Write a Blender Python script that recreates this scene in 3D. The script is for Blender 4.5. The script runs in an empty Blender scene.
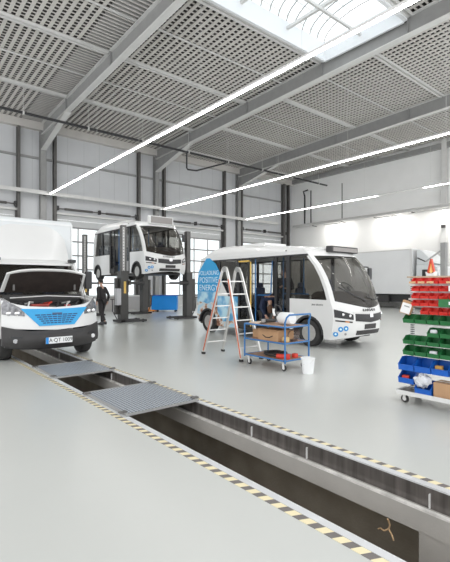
import bpy, bmesh, math, random
from mathutils import Vector, Matrix
random.seed(7)
PI = math.pi
scene = bpy.context.scene
COL = scene.collection

# ------------------------------------------------------------------ materials
MATS = {}
def mat(name, col, rough=0.5, metal=0.0, noise=0.0, nscale=4.0, bump=0.0, bscale=40.0, emit=None, estr=0.0, coat=0.0):
    if name in MATS: return MATS[name]
    m = bpy.data.materials.new(name); m.use_nodes = True
    nt = m.node_tree; b = nt.nodes['Principled BSDF']
    b.inputs['Base Color'].default_value = (*col, 1)
    b.inputs['Roughness'].default_value = rough
    b.inputs['Metallic'].default_value = metal
    b.inputs['Coat Weight'].default_value = coat
    tc = nt.nodes.new('ShaderNodeTexCoord')
    if noise > 0:
        n = nt.nodes.new('ShaderNodeTexNoise'); n.inputs['Scale'].default_value = nscale
        n.inputs['Detail'].default_value = 6
        nt.links.new(tc.outputs['Object'], n.inputs['Vector'])
        r = nt.nodes.new('ShaderNodeMapRange')
        r.inputs['From Min'].default_value = 0.3; r.inputs['From Max'].default_value = 0.7
        r.inputs['To Min'].default_value = 1 - noise; r.inputs['To Max'].default_value = 1 + noise
        nt.links.new(n.outputs['Fac'], r.inputs['Value'])
        mx = nt.nodes.new('ShaderNodeVectorMath'); mx.operation = 'SCALE'
        mx.inputs[0].default_value = col
        nt.links.new(r.outputs['Result'], mx.inputs['Scale'])
        nt.links.new(mx.outputs['Vector'], b.inputs['Base Color'])
    if bump > 0:
        n2 = nt.nodes.new('ShaderNodeTexNoise'); n2.inputs['Scale'].default_value = bscale
        nt.links.new(tc.outputs['Object'], n2.inputs['Vector'])
        bp = nt.nodes.new('ShaderNodeBump'); bp.inputs['Strength'].default_value = bump
        bp.inputs['Distance'].default_value = 0.01
        nt.links.new(n2.outputs['Fac'], bp.inputs['Height'])
        nt.links.new(bp.outputs['Normal'], b.inputs['Normal'])
    if emit:
        b.inputs['Emission Color'].default_value = (*emit, 1)
        b.inputs['Emission Strength'].default_value = estr
    MATS[name] = m
    return m

def glass_mat(name, tint, refl=1.0):
    m = bpy.data.materials.new(name); m.use_nodes = True
    nt = m.node_tree
    for n in list(nt.nodes):
        if n.type != 'OUTPUT_MATERIAL': nt.nodes.remove(n)
    out = [n for n in nt.nodes if n.type == 'OUTPUT_MATERIAL'][0]
    tr = nt.nodes.new('ShaderNodeBsdfTransparent'); tr.inputs['Color'].default_value = (*tint, 1)
    gl = nt.nodes.new('ShaderNodeBsdfGlossy'); gl.inputs['Roughness'].default_value = 0.10
    lw = nt.nodes.new('ShaderNodeLayerWeight'); lw.inputs['Blend'].default_value = .5
    pw = nt.nodes.new('ShaderNodeMath'); pw.operation = 'POWER'; pw.inputs[1].default_value = 4
    nt.links.new(lw.outputs['Facing'], pw.inputs[0])
    fr = nt.nodes.new('ShaderNodeMath'); fr.operation = 'MULTIPLY_ADD'; fr.inputs[1].default_value = .45; fr.inputs[2].default_value = .03
    nt.links.new(pw.outputs[0], fr.inputs[0])
    mx = nt.nodes.new('ShaderNodeMixShader')
    nt.links.new(fr.outputs[0], mx.inputs['Fac'])
    nt.links.new(tr.outputs[0], mx.inputs[1]); nt.links.new(gl.outputs[0], mx.inputs[2])
    nt.links.new(mx.outputs[0], out.inputs['Surface'])
    MATS[name] = m
    return m

WHITE = mat('white_paint', (.75, .75, .74), .28, noise=.015, nscale=2, coat=.3)
WHITE2 = mat('truck_white', (.72, .745, .755), .4, noise=.02, nscale=2)
BLACK = mat('black_plastic', (.03, .03, .032), .45, noise=.1, nscale=8)
DARK = mat('dark_grey_plastic', (.042, .04, .04), .55, noise=.12, nscale=6)
RUBBER = mat('tyre_rubber', (.035, .034, .033), .8, noise=.15, nscale=12, bump=.3)
CHROME = mat('chrome', (.75, .75, .76), .2, metal=1.0)
ALU = mat('aluminium', (.72, .71, .69), .35, metal=.75, noise=.05, nscale=20)
RIM = mat('wheel_rim_steel', (.5, .49, .47), .4, metal=.5, noise=.08, nscale=10)
STEEL = mat('painted_grey_steel', (.31, .31, .305), .5, noise=.05, nscale=3)
STEELD = mat('dark_steel', (.12, .115, .11), .5, noise=.12, nscale=4)
STEELL = mat('pale_steel', (.70, .695, .68), .5, noise=.04, nscale=3)
BLUEF = mat('blue_powder_coat', (.035, .17, .42), .35, noise=.05, nscale=8)
BLUEG = mat('bright_blue_wrap', (.022, .35, .70), .35, noise=.04, nscale=4)
BLUEB = mat('blue_bin_plastic', (.006, .11, .50), .4, noise=.08, nscale=9)
GREENB = mat('green_bin_plastic', (.015, .155, .042), .42, noise=.1, nscale=9)
REDB = mat('red_bin_plastic', (.72, .03, .02), .4, noise=.08, nscale=9)
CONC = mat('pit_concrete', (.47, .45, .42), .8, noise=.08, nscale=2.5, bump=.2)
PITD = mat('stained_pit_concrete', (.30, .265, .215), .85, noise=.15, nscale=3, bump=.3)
CARD = mat('cardboard', (.48, .29, .16), .85, noise=.07, nscale=5)
WOOD = mat('plywood_tray', (.40, .25, .17), .55, noise=.15, nscale=6)
PAPER = mat('white_paper', (.82, .82, .82), .8, noise=.02)
NAVY = mat('navy_workwear', (.012, .022, .055), .85, noise=.15, nscale=14)
CHAR = mat('charcoal_workwear', (.03, .027, .028), .85, noise=.15, nscale=14)
SKIN = mat('skin', (.55, .33, .24), .55, noise=.05, nscale=9)
HAIR = mat('brown_hair', (.11, .055, .03), .7, noise=.2, nscale=40)
ORANGE = mat('orange_paint', (.85, .30, .03), .4, noise=.06)
REDP = mat('red_plastic', (.65, .05, .03), .4, noise=.06)
YEL = mat('yellow_paint', (.80, .52, .12), .4, noise=.05)
SEATM = mat('seat_fabric', (.05, .06, .10), .9, noise=.2, nscale=20)
DASH = mat('dashboard_plastic', (.075, .062, .052), .55, noise=.1)
GLASS = glass_mat('clear_glass', (.86, .89, .90))
TINT = glass_mat('tinted_glass', (.70, .69, .67))
LAMPG = glass_mat('lamp_glass', (.8, .82, .85))
PLATEBLUE = mat('plate_blue', (.02, .28, .75), .4, noise=.02)
INK = mat('black_ink', (.02, .02, .02), .6, noise=.02)
INKB = mat('blue_ink', (.03, .27, .62), .5, noise=.02)
INKW = mat('pale_ink', (.70, .86, .96), .6, noise=.02)
PLASTW = mat('white_plastic', (.83, .84, .84), .4, noise=.03)
BAG = mat('clear_plastic_bag', (.72, .73, .76), .25, noise=.15, nscale=18, bump=.8, bscale=30)
LAMP = mat('lit_led_diffuser', (.9, .9, .9), .5, emit=(1, .99, .97), estr=26.0)
CONCW = mat('wall_panel', (.63, .64, .655), .6, noise=.02, nscale=1.2)
PLAST = mat('right_wall_render', (.90, .90, .89), .75, noise=.02, nscale=1.0)
PLASTL = mat('white_wall_render', (.90, .895, .88), .75, noise=.015, nscale=1.0)
DECK = mat('roof_deck', (.64, .615, .585), .6, noise=.03, nscale=2)
DECK_SHADE = mat('deck_recess_shade', (.085, .08, .075), .9, noise=.15, nscale=10)  # shade of the deck recesses, painted in as a dark colour

def floor_material():
    m = mat('epoxy_floor', (.565, .575, .55), .28, noise=.03, nscale=.35)
    return m
FLOOR = floor_material()

def stripe_material():
    m = mat('hazard_stripes', (.8, .7, .4), .5)
    nt = m.node_tree; b = nt.nodes['Principled BSDF']
    tc = nt.nodes.new('ShaderNodeTexCoord'); sx = nt.nodes.new('ShaderNodeSeparateXYZ')
    nt.links.new(tc.outputs['Object'], sx.inputs[0])
    a = nt.nodes.new('ShaderNodeMath'); a.operation = 'MULTIPLY_ADD'; a.inputs[1].default_value = .45
    nt.links.new(sx.outputs['X'], a.inputs[0]); nt.links.new(sx.outputs['Y'], a.inputs[2])
    d = nt.nodes.new('ShaderNodeMath'); d.operation = 'DIVIDE'; d.inputs[1].default_value = .135
    nt.links.new(a.outputs[0], d.inputs[0])
    f = nt.nodes.new('ShaderNodeMath'); f.operation = 'FRACT'; nt.links.new(d.outputs[0], f.inputs[0])
    g = nt.nodes.new('ShaderNodeMath'); g.operation = 'GREATER_THAN'; g.inputs[1].default_value = .52
    nt.links.new(f.outputs[0], g.inputs[0])
    mx = nt.nodes.new('ShaderNodeMix'); mx.data_type = 'RGBA'
    mx.inputs['A'].default_value = (.82, .73, .48, 1); mx.inputs['B'].default_value = (.17, .155, .145, 1)
    nt.links.new(g.outputs[0], mx.inputs['Factor']); nt.links.new(mx.outputs['Result'], b.inputs['Base Color'])
    return m
STRIPE = stripe_material()

def grating_material():
    m = mat('perforated_grating', (.38, .42, .47), .45, metal=.3)
    nt = m.node_tree; b = nt.nodes['Principled BSDF']
    tc = nt.nodes.new('ShaderNodeTexCoord')
    mp = nt.nodes.new('ShaderNodeMapping'); mp.inputs['Scale'].default_value = (21, 21, 0)
    v = nt.nodes.new('ShaderNodeTexVoronoi'); v.voronoi_dimensions = '2D'; v.inputs['Randomness'].default_value = 0; v.inputs['Scale'].default_value = 1
    nt.links.new(tc.outputs['Object'], mp.inputs['Vector']); nt.links.new(mp.outputs[0], v.inputs['Vector'])
    g = nt.nodes.new('ShaderNodeMath'); g.operation = 'LESS_THAN'; g.inputs[1].default_value = .34
    nt.links.new(v.outputs['Distance'], g.inputs[0])
    mx = nt.nodes.new('ShaderNodeMix'); mx.data_type = 'RGBA'
    mx.inputs['A'].default_value = (.46, .50, .55, 1); mx.inputs['B'].default_value = (.05, .06, .07, 1)
    nt.links.new(g.outputs[0], mx.inputs['Factor']); nt.links.new(mx.outputs['Result'], b.inputs['Base Color'])
    return m
GRATE = grating_material()

def rail_material():
    m = mat('brushed_dark_channel', (.22, .2, .19), .35, metal=.6)
    nt = m.node_tree; b = nt.nodes['Principled BSDF']
    tc = nt.nodes.new('ShaderNodeTexCoord')
    mp = nt.nodes.new('ShaderNodeMapping'); mp.inputs['Scale'].default_value = (1, 9, 1.0)
    n = nt.nodes.new('ShaderNodeTexNoise'); n.inputs['Scale'].default_value = 1.5
    nt.links.new(tc.outputs['Object'], mp.inputs[0]); nt.links.new(mp.outputs[0], n.inputs['Vector'])
    cr = nt.nodes.new('ShaderNodeValToRGB')
    cr.color_ramp.elements[0].position = .35; cr.color_ramp.elements[0].color = (.13, .12, .112, 1)
    cr.color_ramp.elements[1].position = .7; cr.color_ramp.elements[1].color = (.24, .22, .21, 1)
    nt.links.new(n.outputs['Fac'], cr.inputs['Fac']); nt.links.new(cr.outputs['Color'], b.inputs['Base Color'])
    return m
RAIL = rail_material()

def wrap_material():      # printed side graphics: snow, rock and lake colours in patches
    m = mat('printed_landscape_wrap', (.6, .5, .45), .35)
    nt = m.node_tree; b = nt.nodes['Principled BSDF']
    tc = nt.nodes.new('ShaderNodeTexCoord')
    n = nt.nodes.new('ShaderNodeTexNoise'); n.inputs['Scale'].default_value = 5; n.inputs['Detail'].default_value = 5
    nt.links.new(tc.outputs['Object'], n.inputs['Vector'])
    cr = nt.nodes.new('ShaderNodeValToRGB'); e = cr.color_ramp.elements
    e[0].position = .38; e[0].color = (.22, .09, .05, 1)
    e[1].position = .52; e[1].color = (.78, .74, .70, 1)
    k = e.new(.45); k.color = (.55, .33, .22, 1)
    k = e.new(.62); k.color = (.45, .70, .86, 1)
    nt.links.new(n.outputs['Fac'], cr.inputs['Fac']); nt.links.new(cr.outputs['Color'], b.inputs['Base Color'])
    return m
WRAP = wrap_material()
def lake_material():
    m = mat('printed_lake_wrap', (.3, .6, .8), .35)
    nt = m.node_tree; b = nt.nodes['Principled BSDF']
    tc = nt.nodes.new('ShaderNodeTexCoord')
    n = nt.nodes.new('ShaderNodeTexNoise'); n.inputs['Scale'].default_value = 3
    nt.links.new(tc.outputs['Object'], n.inputs['Vector'])
    cr = nt.nodes.new('ShaderNodeValToRGB'); e = cr.color_ramp.elements
    e[0].position = .4; e[0].color = (.10, .38, .68, 1); e[1].position = .6; e[1].color = (.55, .80, .93, 1)
    nt.links.new(n.outputs['Fac'], cr.inputs['Fac']); nt.links.new(cr.outputs['Color'], b.inputs['Base Color'])
    return m
LAKE = lake_material()

# ------------------------------------------------------------------ mesh builder
class MB:
    def __init__(s): s.v = []; s.f = []; s.sm = []; s.mi = []; s.cur = 0
    def add(s, vs, fs, smooth=False):
        o = len(s.v); s.v += [tuple(v) for v in vs]
        for f in fs:
            s.f.append(tuple(i + o for i in f)); s.sm.append(smooth); s.mi.append(s.cur)
    def box(s, x0, x1, y0, y1, z0, z1, M=None):
        if x0 > x1: x0, x1 = x1, x0
        if y0 > y1: y0, y1 = y1, y0
        if z0 > z1: z0, z1 = z1, z0
        vs = [(x0,y0,z0),(x1,y0,z0),(x1,y1,z0),(x0,y1,z0),(x0,y0,z1),(x1,y0,z1),(x1,y1,z1),(x0,y1,z1)]
        if M: vs = [M @ Vector(v) for v in vs]
        s.add(vs, [(0,3,2,1),(4,5,6,7),(0,1,5,4),(1,2,6,5),(2,3,7,6),(3,0,4,7)])
        return s
    def bar(s, a, b, w, h, up=(0,0,1)):      # rectangular bar between two points
        a, b = Vector(a), Vector(b); d = (b - a).normalized(); u = Vector(up)
        if abs(d.dot(u)) > .98: u = Vector((1,0,0))
        r = d.cross(u).normalized(); u = r.cross(d).normalized()
        vs = []
        for p in (a, b):
            for sx, sz in ((-1,-1),(1,-1),(1,1),(-1,1)): vs.append(p + r*sx*w/2 + u*sz*h/2)
        s.add(vs, [(0,1,2,3),(7,6,5,4),(0,4,5,1),(1,5,6,2),(2,6,7,3),(3,7,4,0)])
        return s
    def cyl(s, a, b, r, r2=None, n=14, cap=True):
        a, b = Vector(a), Vector(b); d = (b - a).normalized()
        u = Vector((0,0,1)) if abs(d.z) < .9 else Vector((1,0,0))
        x = d.cross(u).normalized(); y = d.cross(x).normalized()
        r2 = r if r2 is None else r2
        vs = [a + (x*math.cos(2*PI*i/n) + y*math.sin(2*PI*i/n))*r for i in range(n)]
        vs += [b + (x*math.cos(2*PI*i/n) + y*math.sin(2*PI*i/n))*r2 for i in range(n)]
        s.add(vs, [(i, (i+1) % n, n+(i+1) % n, n+i) for i in range(n)], True)
        if cap: s.add(vs[:n], [tuple(range(n-1, -1, -1))]); s.add(vs[n:], [tuple(range(n))])
        return s
    def tube(s, pts, r, n=8):
        pts = [Vector(p) for p in pts]; rs = r if isinstance(r, (list, tuple)) else [r]*len(pts)
        rings = []; px = None
        for i, p in enumerate(pts):
            d = (pts[min(i+1, len(pts)-1)] - pts[max(i-1, 0)]).normalized()
            if px is None:
                u = Vector((0,0,1)) if abs(d.z) < .9 else Vector((1,0,0)); x = d.cross(u).normalized()
            else: x = (px - d*px.dot(d)).normalized()
            px = x; y = d.cross(x)
            rings.append([p + (x*math.cos(2*PI*k/n) + y*math.sin(2*PI*k/n))*rs[i] for k in range(n)])
        vs = [v for g in rings for v in g]; fs = []
        for i in range(len(pts)-1):
            for k in range(n): fs.append((i*n+k, i*n+(k+1) % n, (i+1)*n+(k+1) % n, (i+1)*n+k))
        s.add(vs, fs, True); s.add(rings[0], [tuple(range(n-1, -1, -1))]); s.add(rings[-1], [tuple(range(n))])
        return s
    def prism(s, pts, axis, a, b):           # polygon in the two other axes extruded along axis
        n = len(pts)
        def P(p, t):
            return (t, p[0], p[1]) if axis == 'x' else ((p[0], t, p[1]) if axis == 'y' else (p[0], p[1], t))
        vs = [P(p, a) for p in pts] + [P(p, b) for p in pts]
        s.add(vs, [tuple(range(n-1, -1, -1)), tuple(range(n, 2*n))] + [(i, (i+1) % n, n+(i+1) % n, n+i) for i in range(n)])
        return s
    def lathe(s, prof, c, axis='z', n=24, cap=True):
        vs = []; c = Vector(c)
        for r, h in prof:
            for k in range(n):
                a = 2*PI*k/n; q = (r*math.cos(a), r*math.sin(a))
                vs.append(c + (Vector((q[0], q[1], h)) if axis == 'z' else (Vector((h, q[0], q[1])) if axis == 'x' else Vector((q[0], h, q[1])))))
        fs = []
        for i in range(len(prof)-1):
            for k in range(n): fs.append((i*n+k, i*n+(k+1) % n, (i+1)*n+(k+1) % n, (i+1)*n+k))
        s.add(vs, fs, True)
        if cap: s.add(vs[:n], [tuple(range(n))]); s.add(vs[-n:], [tuple(range(n))])
        return s
    def sheet(s, f, nu, nv, off, smooth=True):  # surface f(s,t) with thickness vector off
        off = Vector(off); A = [Vector(f(i/nu, j/nv)) for j in range(nv+1) for i in range(nu+1)]
        n = len(A); W = nu+1; vs = A + [p + off for p in A]
        fr = [(j*W+i, j*W+i+1, (j+1)*W+i+1, (j+1)*W+i) for j in range(nv) for i in range(nu)]
        s.add(vs, fr + [tuple(q+n for q in reversed(f_)) for f_ in fr], smooth)
        ed = [(i, 0) for i in range(W)] + [(nu, j) for j in range(1, nv+1)] + [(i, nv) for i in range(nu-1, -1, -1)] + [(0, j) for j in range(nv-1, 0, -1)]
        idx = [j*W+i for i, j in ed]; L = len(idx)
        s.add(vs, [(idx[k], idx[k]+n, idx[(k+1) % L]+n, idx[(k+1) % L]) for k in range(L)])
        return s
    def ell(s, c, rx, ry, rz, n=14, m=9, M=None):
        vs = []; c = Vector(c)
        for j in range(m+1):
            th = PI*j/m
            for k in range(n):
                a = 2*PI*k/n; v = Vector((rx*math.sin(th)*math.cos(a), ry*math.sin(th)*math.sin(a), rz*math.cos(th)))
                vs.append(c + (M @ v if M else v))
        s.add(vs, [(j*n+k, j*n+(k+1) % n, (j+1)*n+(k+1) % n, (j+1)*n+k) for j in range(m) for k in range(n)], True)
        return s
    def build(s, name, m, parent=None, loc=None, bevel=0, kind=None, label=None):
        me = bpy.data.meshes.new(name); me.from_pydata(s.v, [], s.f)
        ms = m if isinstance(m, (list, tuple)) else [m]
        for q in ms: me.materials.append(q)
        me.polygons.foreach_set('use_smooth', s.sm); me.polygons.foreach_set('material_index', s.mi)
        bm = bmesh.new(); bm.from_mesh(me)
        bmesh.ops.remove_doubles(bm, verts=bm.verts, dist=1e-5)
        bmesh.ops.recalc_face_normals(bm, faces=bm.faces); bm.to_mesh(me); bm.free()
        if any(s.sm): me.set_sharp_from_angle(angle=.7)
        o = bpy.data.objects.new(name, me); COL.objects.link(o)
        if parent: o.parent = parent
        if loc: o.location = loc
        if bevel:
            b = o.modifiers.new('bevel', 'BEVEL'); b.width = bevel; b.segments = 2; b.limit_method = 'ANGLE'
        if kind: o['kind'] = kind
        if label: o['label'] = label
        return o

def thing(name, label, cat, loc=(0,0,0), rz=0, group=None):
    o = bpy.data.objects.new(name, None); COL.objects.link(o); o.empty_display_size = .2
    o.location = loc; o.rotation_euler = (0, 0, rz); o['label'] = label; o['category'] = cat
    if group: o['group'] = group
    return o
def tag(o, label, cat, group=None, kind=None):
    o['label'] = label; o['category'] = cat
    if group: o['group'] = group
    if kind: o['kind'] = kind
    return o
def kids(o): return [c for c in COL.objects if c.parent == o]
def copy_tree(o, parent=None):
    c = o.copy(); COL.objects.link(c); c.parent = parent
    for ch in kids(o): copy_tree(ch, c)
    return c
def text(name, body, size, m, parent, loc, rot, ext=.002, sx=1.0, align='CENTER'):
    cu = bpy.data.curves.new(name, 'FONT'); cu.body = body; cu.size = size; cu.extrude = ext
    cu.align_x = align; cu.align_y = 'CENTER'
    t = bpy.data.objects.new(name + '_tmp', cu); COL.objects.link(t)
    dg = bpy.context.evaluated_depsgraph_get(); dg.update()
    me = bpy.data.meshes.new_from_object(t.evaluated_get(dg)); bpy.data.objects.remove(t); bpy.data.curves.remove(cu)
    me.materials.clear(); me.materials.append(m)
    o = bpy.data.objects.new(name, me); COL.objects.link(o); o.parent = parent
    o.location = loc; o.rotation_euler = rot; o.scale = (sx, 1, 1)
    return o
def lerp_tab(tab, z):
    if z <= tab[0][0]: return tab[0][1]
    for (a, p), (b, q) in zip(tab, tab[1:]):
        if z <= b: return p + (q-p)*(z-a)/(b-a)
    return tab[-1][1]

# ------------------------------------------------------------------ the hall
YB, XR = 27.0, 30.2
X0, Y0 = -9.0, -7.0
OX0, OX1 = 2.36, 3.38          # pit opening
def zc(y): return 11.37 + .022*(27 - y)
def zbm(y): return 10.62 + .022*(27 - y)

fl = MB()
for a in ((X0, OX0-.07, Y0, YB), (OX1+.07, XR, Y0, YB), (OX0-.07, OX1+.07, 19.5, YB), (OX0-.07, OX1+.07, Y0, -3.0)):
    fl.box(a[0], a[1], a[2], a[3], -.2, 0)
fl.build('floor', FLOOR, kind='structure')
MB().box(X0, XR+6, YB+.4, YB+40, -.25, -.05).build('ground', mat('outside_paving', (.5, .5, .48), .8, noise=.1, nscale=.5), kind='structure')

# inspection pit
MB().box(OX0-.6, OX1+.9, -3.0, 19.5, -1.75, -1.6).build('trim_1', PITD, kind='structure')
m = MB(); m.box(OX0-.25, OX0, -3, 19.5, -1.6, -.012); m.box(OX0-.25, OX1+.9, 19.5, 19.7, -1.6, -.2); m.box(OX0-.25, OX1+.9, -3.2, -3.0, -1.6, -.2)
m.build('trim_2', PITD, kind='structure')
m = MB()
m.box(OX1-.06, OX1+.5, -3, 19.5, -.357, -.172)                        # concrete sill under the rail
m.box(OX1-.05, OX1+.5, -3, 1.63, -1.6, -.362)                      # solid pier at the near end
m.build('trim_3', CONC, kind='structure')
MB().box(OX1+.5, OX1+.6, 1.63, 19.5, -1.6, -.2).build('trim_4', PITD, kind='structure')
m = MB(); m.box(OX1-.066, OX1-.03, -3, 19.5, -.185, -.166); m.build('trim_5', mat('scuffed_steel_lip', (.74, .72, .69), .6, noise=.3, nscale=7), kind='structure')
pr = thing('pit_rail', 'long dark brushed steel channel lining the far side of the inspection pit', 'rail', (OX1, 0, 0))
m = MB(); m.box(0, .03, -3, 19.5, -.171, -.012); m.build('channel', RAIL, pr)
for y in (-1.0, .3, 1.56, 2.80, 3.62, 5.2, 6.4, 7.45, 9.0, 10.4):
    MB().box(-.02, 0, y, y+.008, -.165, -.05).build('stiffener', STEELL, pr)
for nm, xa, xb, lb in (('pit_edging', OX0-.07, OX0, 'pale metal edge strip along the near side of the inspection pit'),
                       ('pit_edging', OX1, OX1+.07, 'pale metal edge strip along the far side of the inspection pit')):
    tag(MB().box(xa, xb, -3, 19.5, -.012 if xa < 3 else -.011, .003).build(nm, mat('pale_edge_metal', (.66, .67, .68), .4, metal=.2, noise=.04)), lb, 'edge strip', 'edge strips of the inspection pit')
tag(MB().box(2.215, 2.285, -3, 19.5, 0, .003).build('hazard_tape', STRIPE), 'yellow and black floor tape along the near side of the pit', 'floor tape', 'hazard tapes beside the pit')
tag(MB().box(3.455, 3.515, -3, 19.5, 0, .003).build('hazard_tape', STRIPE), 'yellow and black floor tape along the far side of the pit, towards the buses', 'floor tape', 'hazard tapes beside the pit')
for a, b, lb in ((7.41, 8.69, 'grey perforated metal cover plate over the pit, the one just in front of the van'),
                 (4.73, 6.10, 'grey perforated metal cover plate over the pit, the one nearer the camera')):
    g = thing('pit_cover', lb, 'pit cover', ((OX0+OX1)/2, (a+b)/2, 0), 0, 'cover plates over the pit')
    hx, hy = (OX1-OX0)/2+.03, (b-a)/2
    MB().box(-hx+.03, hx-.03, -hy+.03, hy-.03, .006, .022).build('plate', GRATE, g)
    m = MB(); m.box(-hx, hx, -hy, -hy+.03, .004, .03); m.box(-hx, hx, hy-.03, hy, .004, .03)
    m.box(-hx, -hx+.03, -hy+.03, hy-.03, .004, .03); m.box(hx-.03, hx, -hy+.03, hy-.03, .004, .03)
    m.build('plate_frame', STEEL, g)
    for sx in (-1, 1):
        for sy in (-1, 1):
            MB().box(sx*hx-.05, sx*hx+.05, sy*(hy-.1)-.03, sy*(hy-.1)+.03, .03, .045).build('lug', STEELD, g)
# frayed rope end dangling in the pit
m = MB(); bx, by = 3.30, 1.85
m.tube([(OX1-.062, 1.89, -.37), (3.352, 1.89, -.43), (3.35, 1.90, -.47)], .008)
m.tube([(3.35, 1.90, -.47), (3.345, 1.87, -.50), (3.34, 1.85, -.54)], .007)
m.tube([(3.35, 1.90, -.47), (3.345, 1.94, -.5), (3.34, 1.97, -.49), (3.34, 1.99, -.505)], .007)
tag(m.build('rope_end', mat('straw_rope', (.62, .42, .24), .9, noise=.2, nscale=30)), 'frayed tan rope end hanging over the grey ledge into the pit', 'rope')

# walls
colX = [7.72, 15.55, 23.42]
doors = [(.9, 6.2), (8.6, 14.0), (16.4, 21.7), (23.9, 29.2)]
DT = 6.15
w = MB(); edges = [X0] + [v for d in doors for v in d] + [XR]
for i in range(0, len(edges), 2): w.box(edges[i], edges[i+1], YB, YB+.3, 0, DT)
w.box(X0, XR, YB, YB+.3, DT, 11.5)
x = X0 + .5
w.build('wall_back', CONCW, kind='structure')
s = MB(); x = -8.6
while x < XR:
    if not any(abs(x-c) < .35 for c in colX): s.box(x, x+.02, YB-.008, YB, 6.9, 10.9)
    x += 1.05
s.build('trim_6', mat('panel_seam', (.52, .53, .54), .7), kind='structure')
w = MB(); w.box(XR, XR+.3, Y0, YB+.3, 7.1, 11.9); w.build('wall_right', PLAST, kind='structure')
w = MB(); w.box(XR, XR+.3, Y0, YB+.3, 0, 7.1); w.build('wall_right_lower', PLASTL, kind='structure')

# sectional doors
for i, (a, b) in enumerate(doors):
    root = thing('door_%d' % (i+1), '', 'door', (a, YB, 0)); del root['label']; del root['category']; root['kind'] = 'structure'
    W = b - a
    MB().box(0, W, .04, .1, 0.02, .82).build('bottom_panel', mat('door_panel', (.60, .61, .61), .5, noise=.03), root)
    m = MB()
    for k in range(2): m.box(0, W, .04, .1, 5.25+k*.46, 5.69+k*.46)
    m.build('top_panel', MATS['door_panel'], root)
    m = MB()
    for k in range(6): m.box(0, W, .02, .1, .82+k*.886-.05, .82+k*.886+.05)
    for k in range(5):
        xx = k*W/4; xx = min(max(xx, .04), W-.04); m.box(xx-.035, xx+.035, .03, .09, .82, 5.25)
    m.build('window_frame', STEEL, root)
    MB().box(.02, W-.02, .055, .065, .82, 5.25).build('glass_pane', GLASS, root)
    m = MB()
    m.box(-.12, 0, -.06, .02, 0, 6.3); m.box(W, W+.12, -.06, .02, 0, 6.3)
    m.build('guide_rail', STEELD, root)
    m = MB(); m.cyl((-.1, -.16, 6.35), (W+.1, -.16, 6.35), .03); m.build('spring_shaft', STEELD, root)
    for q in (.08, .58):
        m = MB(); m.cyl((W*q, -.16, 6.35), (W*(q+.33), -.16, 6.35), .07); m.build('torsion_spring', STEELD, root)
    for q in (0, .5, 1):
        MB().box(W*q-.06, W*q+.06, -.26, .0, 6.24, 6.5).build('bearing_bracket', DARK, root)
    MB().box(-.1, W+.1, -.2, -.02, 5.98, 6.1).build('lintel_rail', STEELL, root)

# steel columns, posts and girts on the back wall
def H_col(x, y, z1, w=.34, m_=STEEL, along='x'):
    m = MB(); m.box(x-w/2, x+w/2, y-.32, y-.29, 0, z1); m.box(x-w/2, x+w/2, y-.03, y, 0, z1); m.box(x-.012, x+.012, y-.29, y-.03, 0, z1)
    return m
clab = ['left', 'middle', 'right']
for i, x in enumerate(colX):
    c = thing('steel_column', ['grey steel roof column on the door wall behind the box van', 'grey steel roof column on the door wall behind the raised bus', 'grey steel roof column on the door wall just left of the room corner'][i], 'column', (x, YB, 0), 0, 'roof columns on the door wall')
    H_col(0, 0, 10.9).build('shaft', STEEL, c)
    m = MB()
    m.prism([(-.32, 9.76), (-.32, 10.62), (-4.6, 10.70)], 'x', -.015, .015)
    m.build('haunch_web', STEEL, c)
    MB().sheet(lambda u, v: (-.15+.3*u, -.32-4.3*v, 9.76+.94*v), 1, 2, (0, 0, -.03), False).build('haunch_flange', STEELL, c)  # pale colour imitates light from below on the underside
ep = 0
for x, wd in ((6.35, .16), (8.42, .16), (14.15, .16), (16.2, .16), (21.9, .16), (23.75, .16), (28.95, .3), (29.6, .16), (-.2, .16)):
    tag(H_col(x, YB, 10.9, wd).build('wall_post', STEELD), {6.35: 'slim dark wall post just left of the column behind the van', 8.42: 'slim dark wall post just right of the column behind the van', 14.15: 'slim dark wall post left of the column behind the raised bus', 16.2: 'slim dark wall post right of the column behind the raised bus', 21.9: 'slim dark wall post left of the column nearest the corner', 23.75: 'slim dark wall post right of the column nearest the corner', 28.95: 'broad dark wall post left of the room corner', 29.6: 'slim dark wall post right in the room corner', -.2: 'slim dark wall post beyond the leftmost door'}[x], 'wall post', 'posts of the door wall')
bays = [(-8.9, -.3), (-.1, 6.26), (6.46, 7.5), (7.94, 8.33), (8.52, 14.06), (14.25, 15.3), (15.8, 16.1), (16.3, 21.8), (22.0, 23.2), (23.85, 28.75)]
for z, nm in ((9.25, 'upper'),):
    for (a, b), wh in zip(bays[1:], ('above the leftmost door', 'just left of the van column', 'just right of the van column', 'above the door behind the van', 'just left of the middle column', 'just right of the middle column', 'above the door third from the left', 'just left of the column nearest the corner', 'above the door nearest the corner')):
        tag(MB().box(a, b, YB-.12, YB-.01, z-.06, z+.06).build('wall_girt', STEEL), 'thin grey rail high on the door wall, ' + wh, 'wall rail', 'rails high on the door wall')
MB().box(X0, XR, YB-.35, YB, 10.9, 11.36).build('trim_7', DECK, kind='structure')

# cross light trunking along the door wall
t = thing('cable_trunking', 'long white horizontal trunking running across the door wall above the doors', 'trunking', (0, YB-.95, 7.0))
MB().box(X0, 27.4, -.06, .06, -.07, .14).build('channel', STEELL, t)
for x in colX: MB().box(x-.05, x+.05, .06, .625, -.03, .03).build('bracket', STEELD, t)
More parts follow.
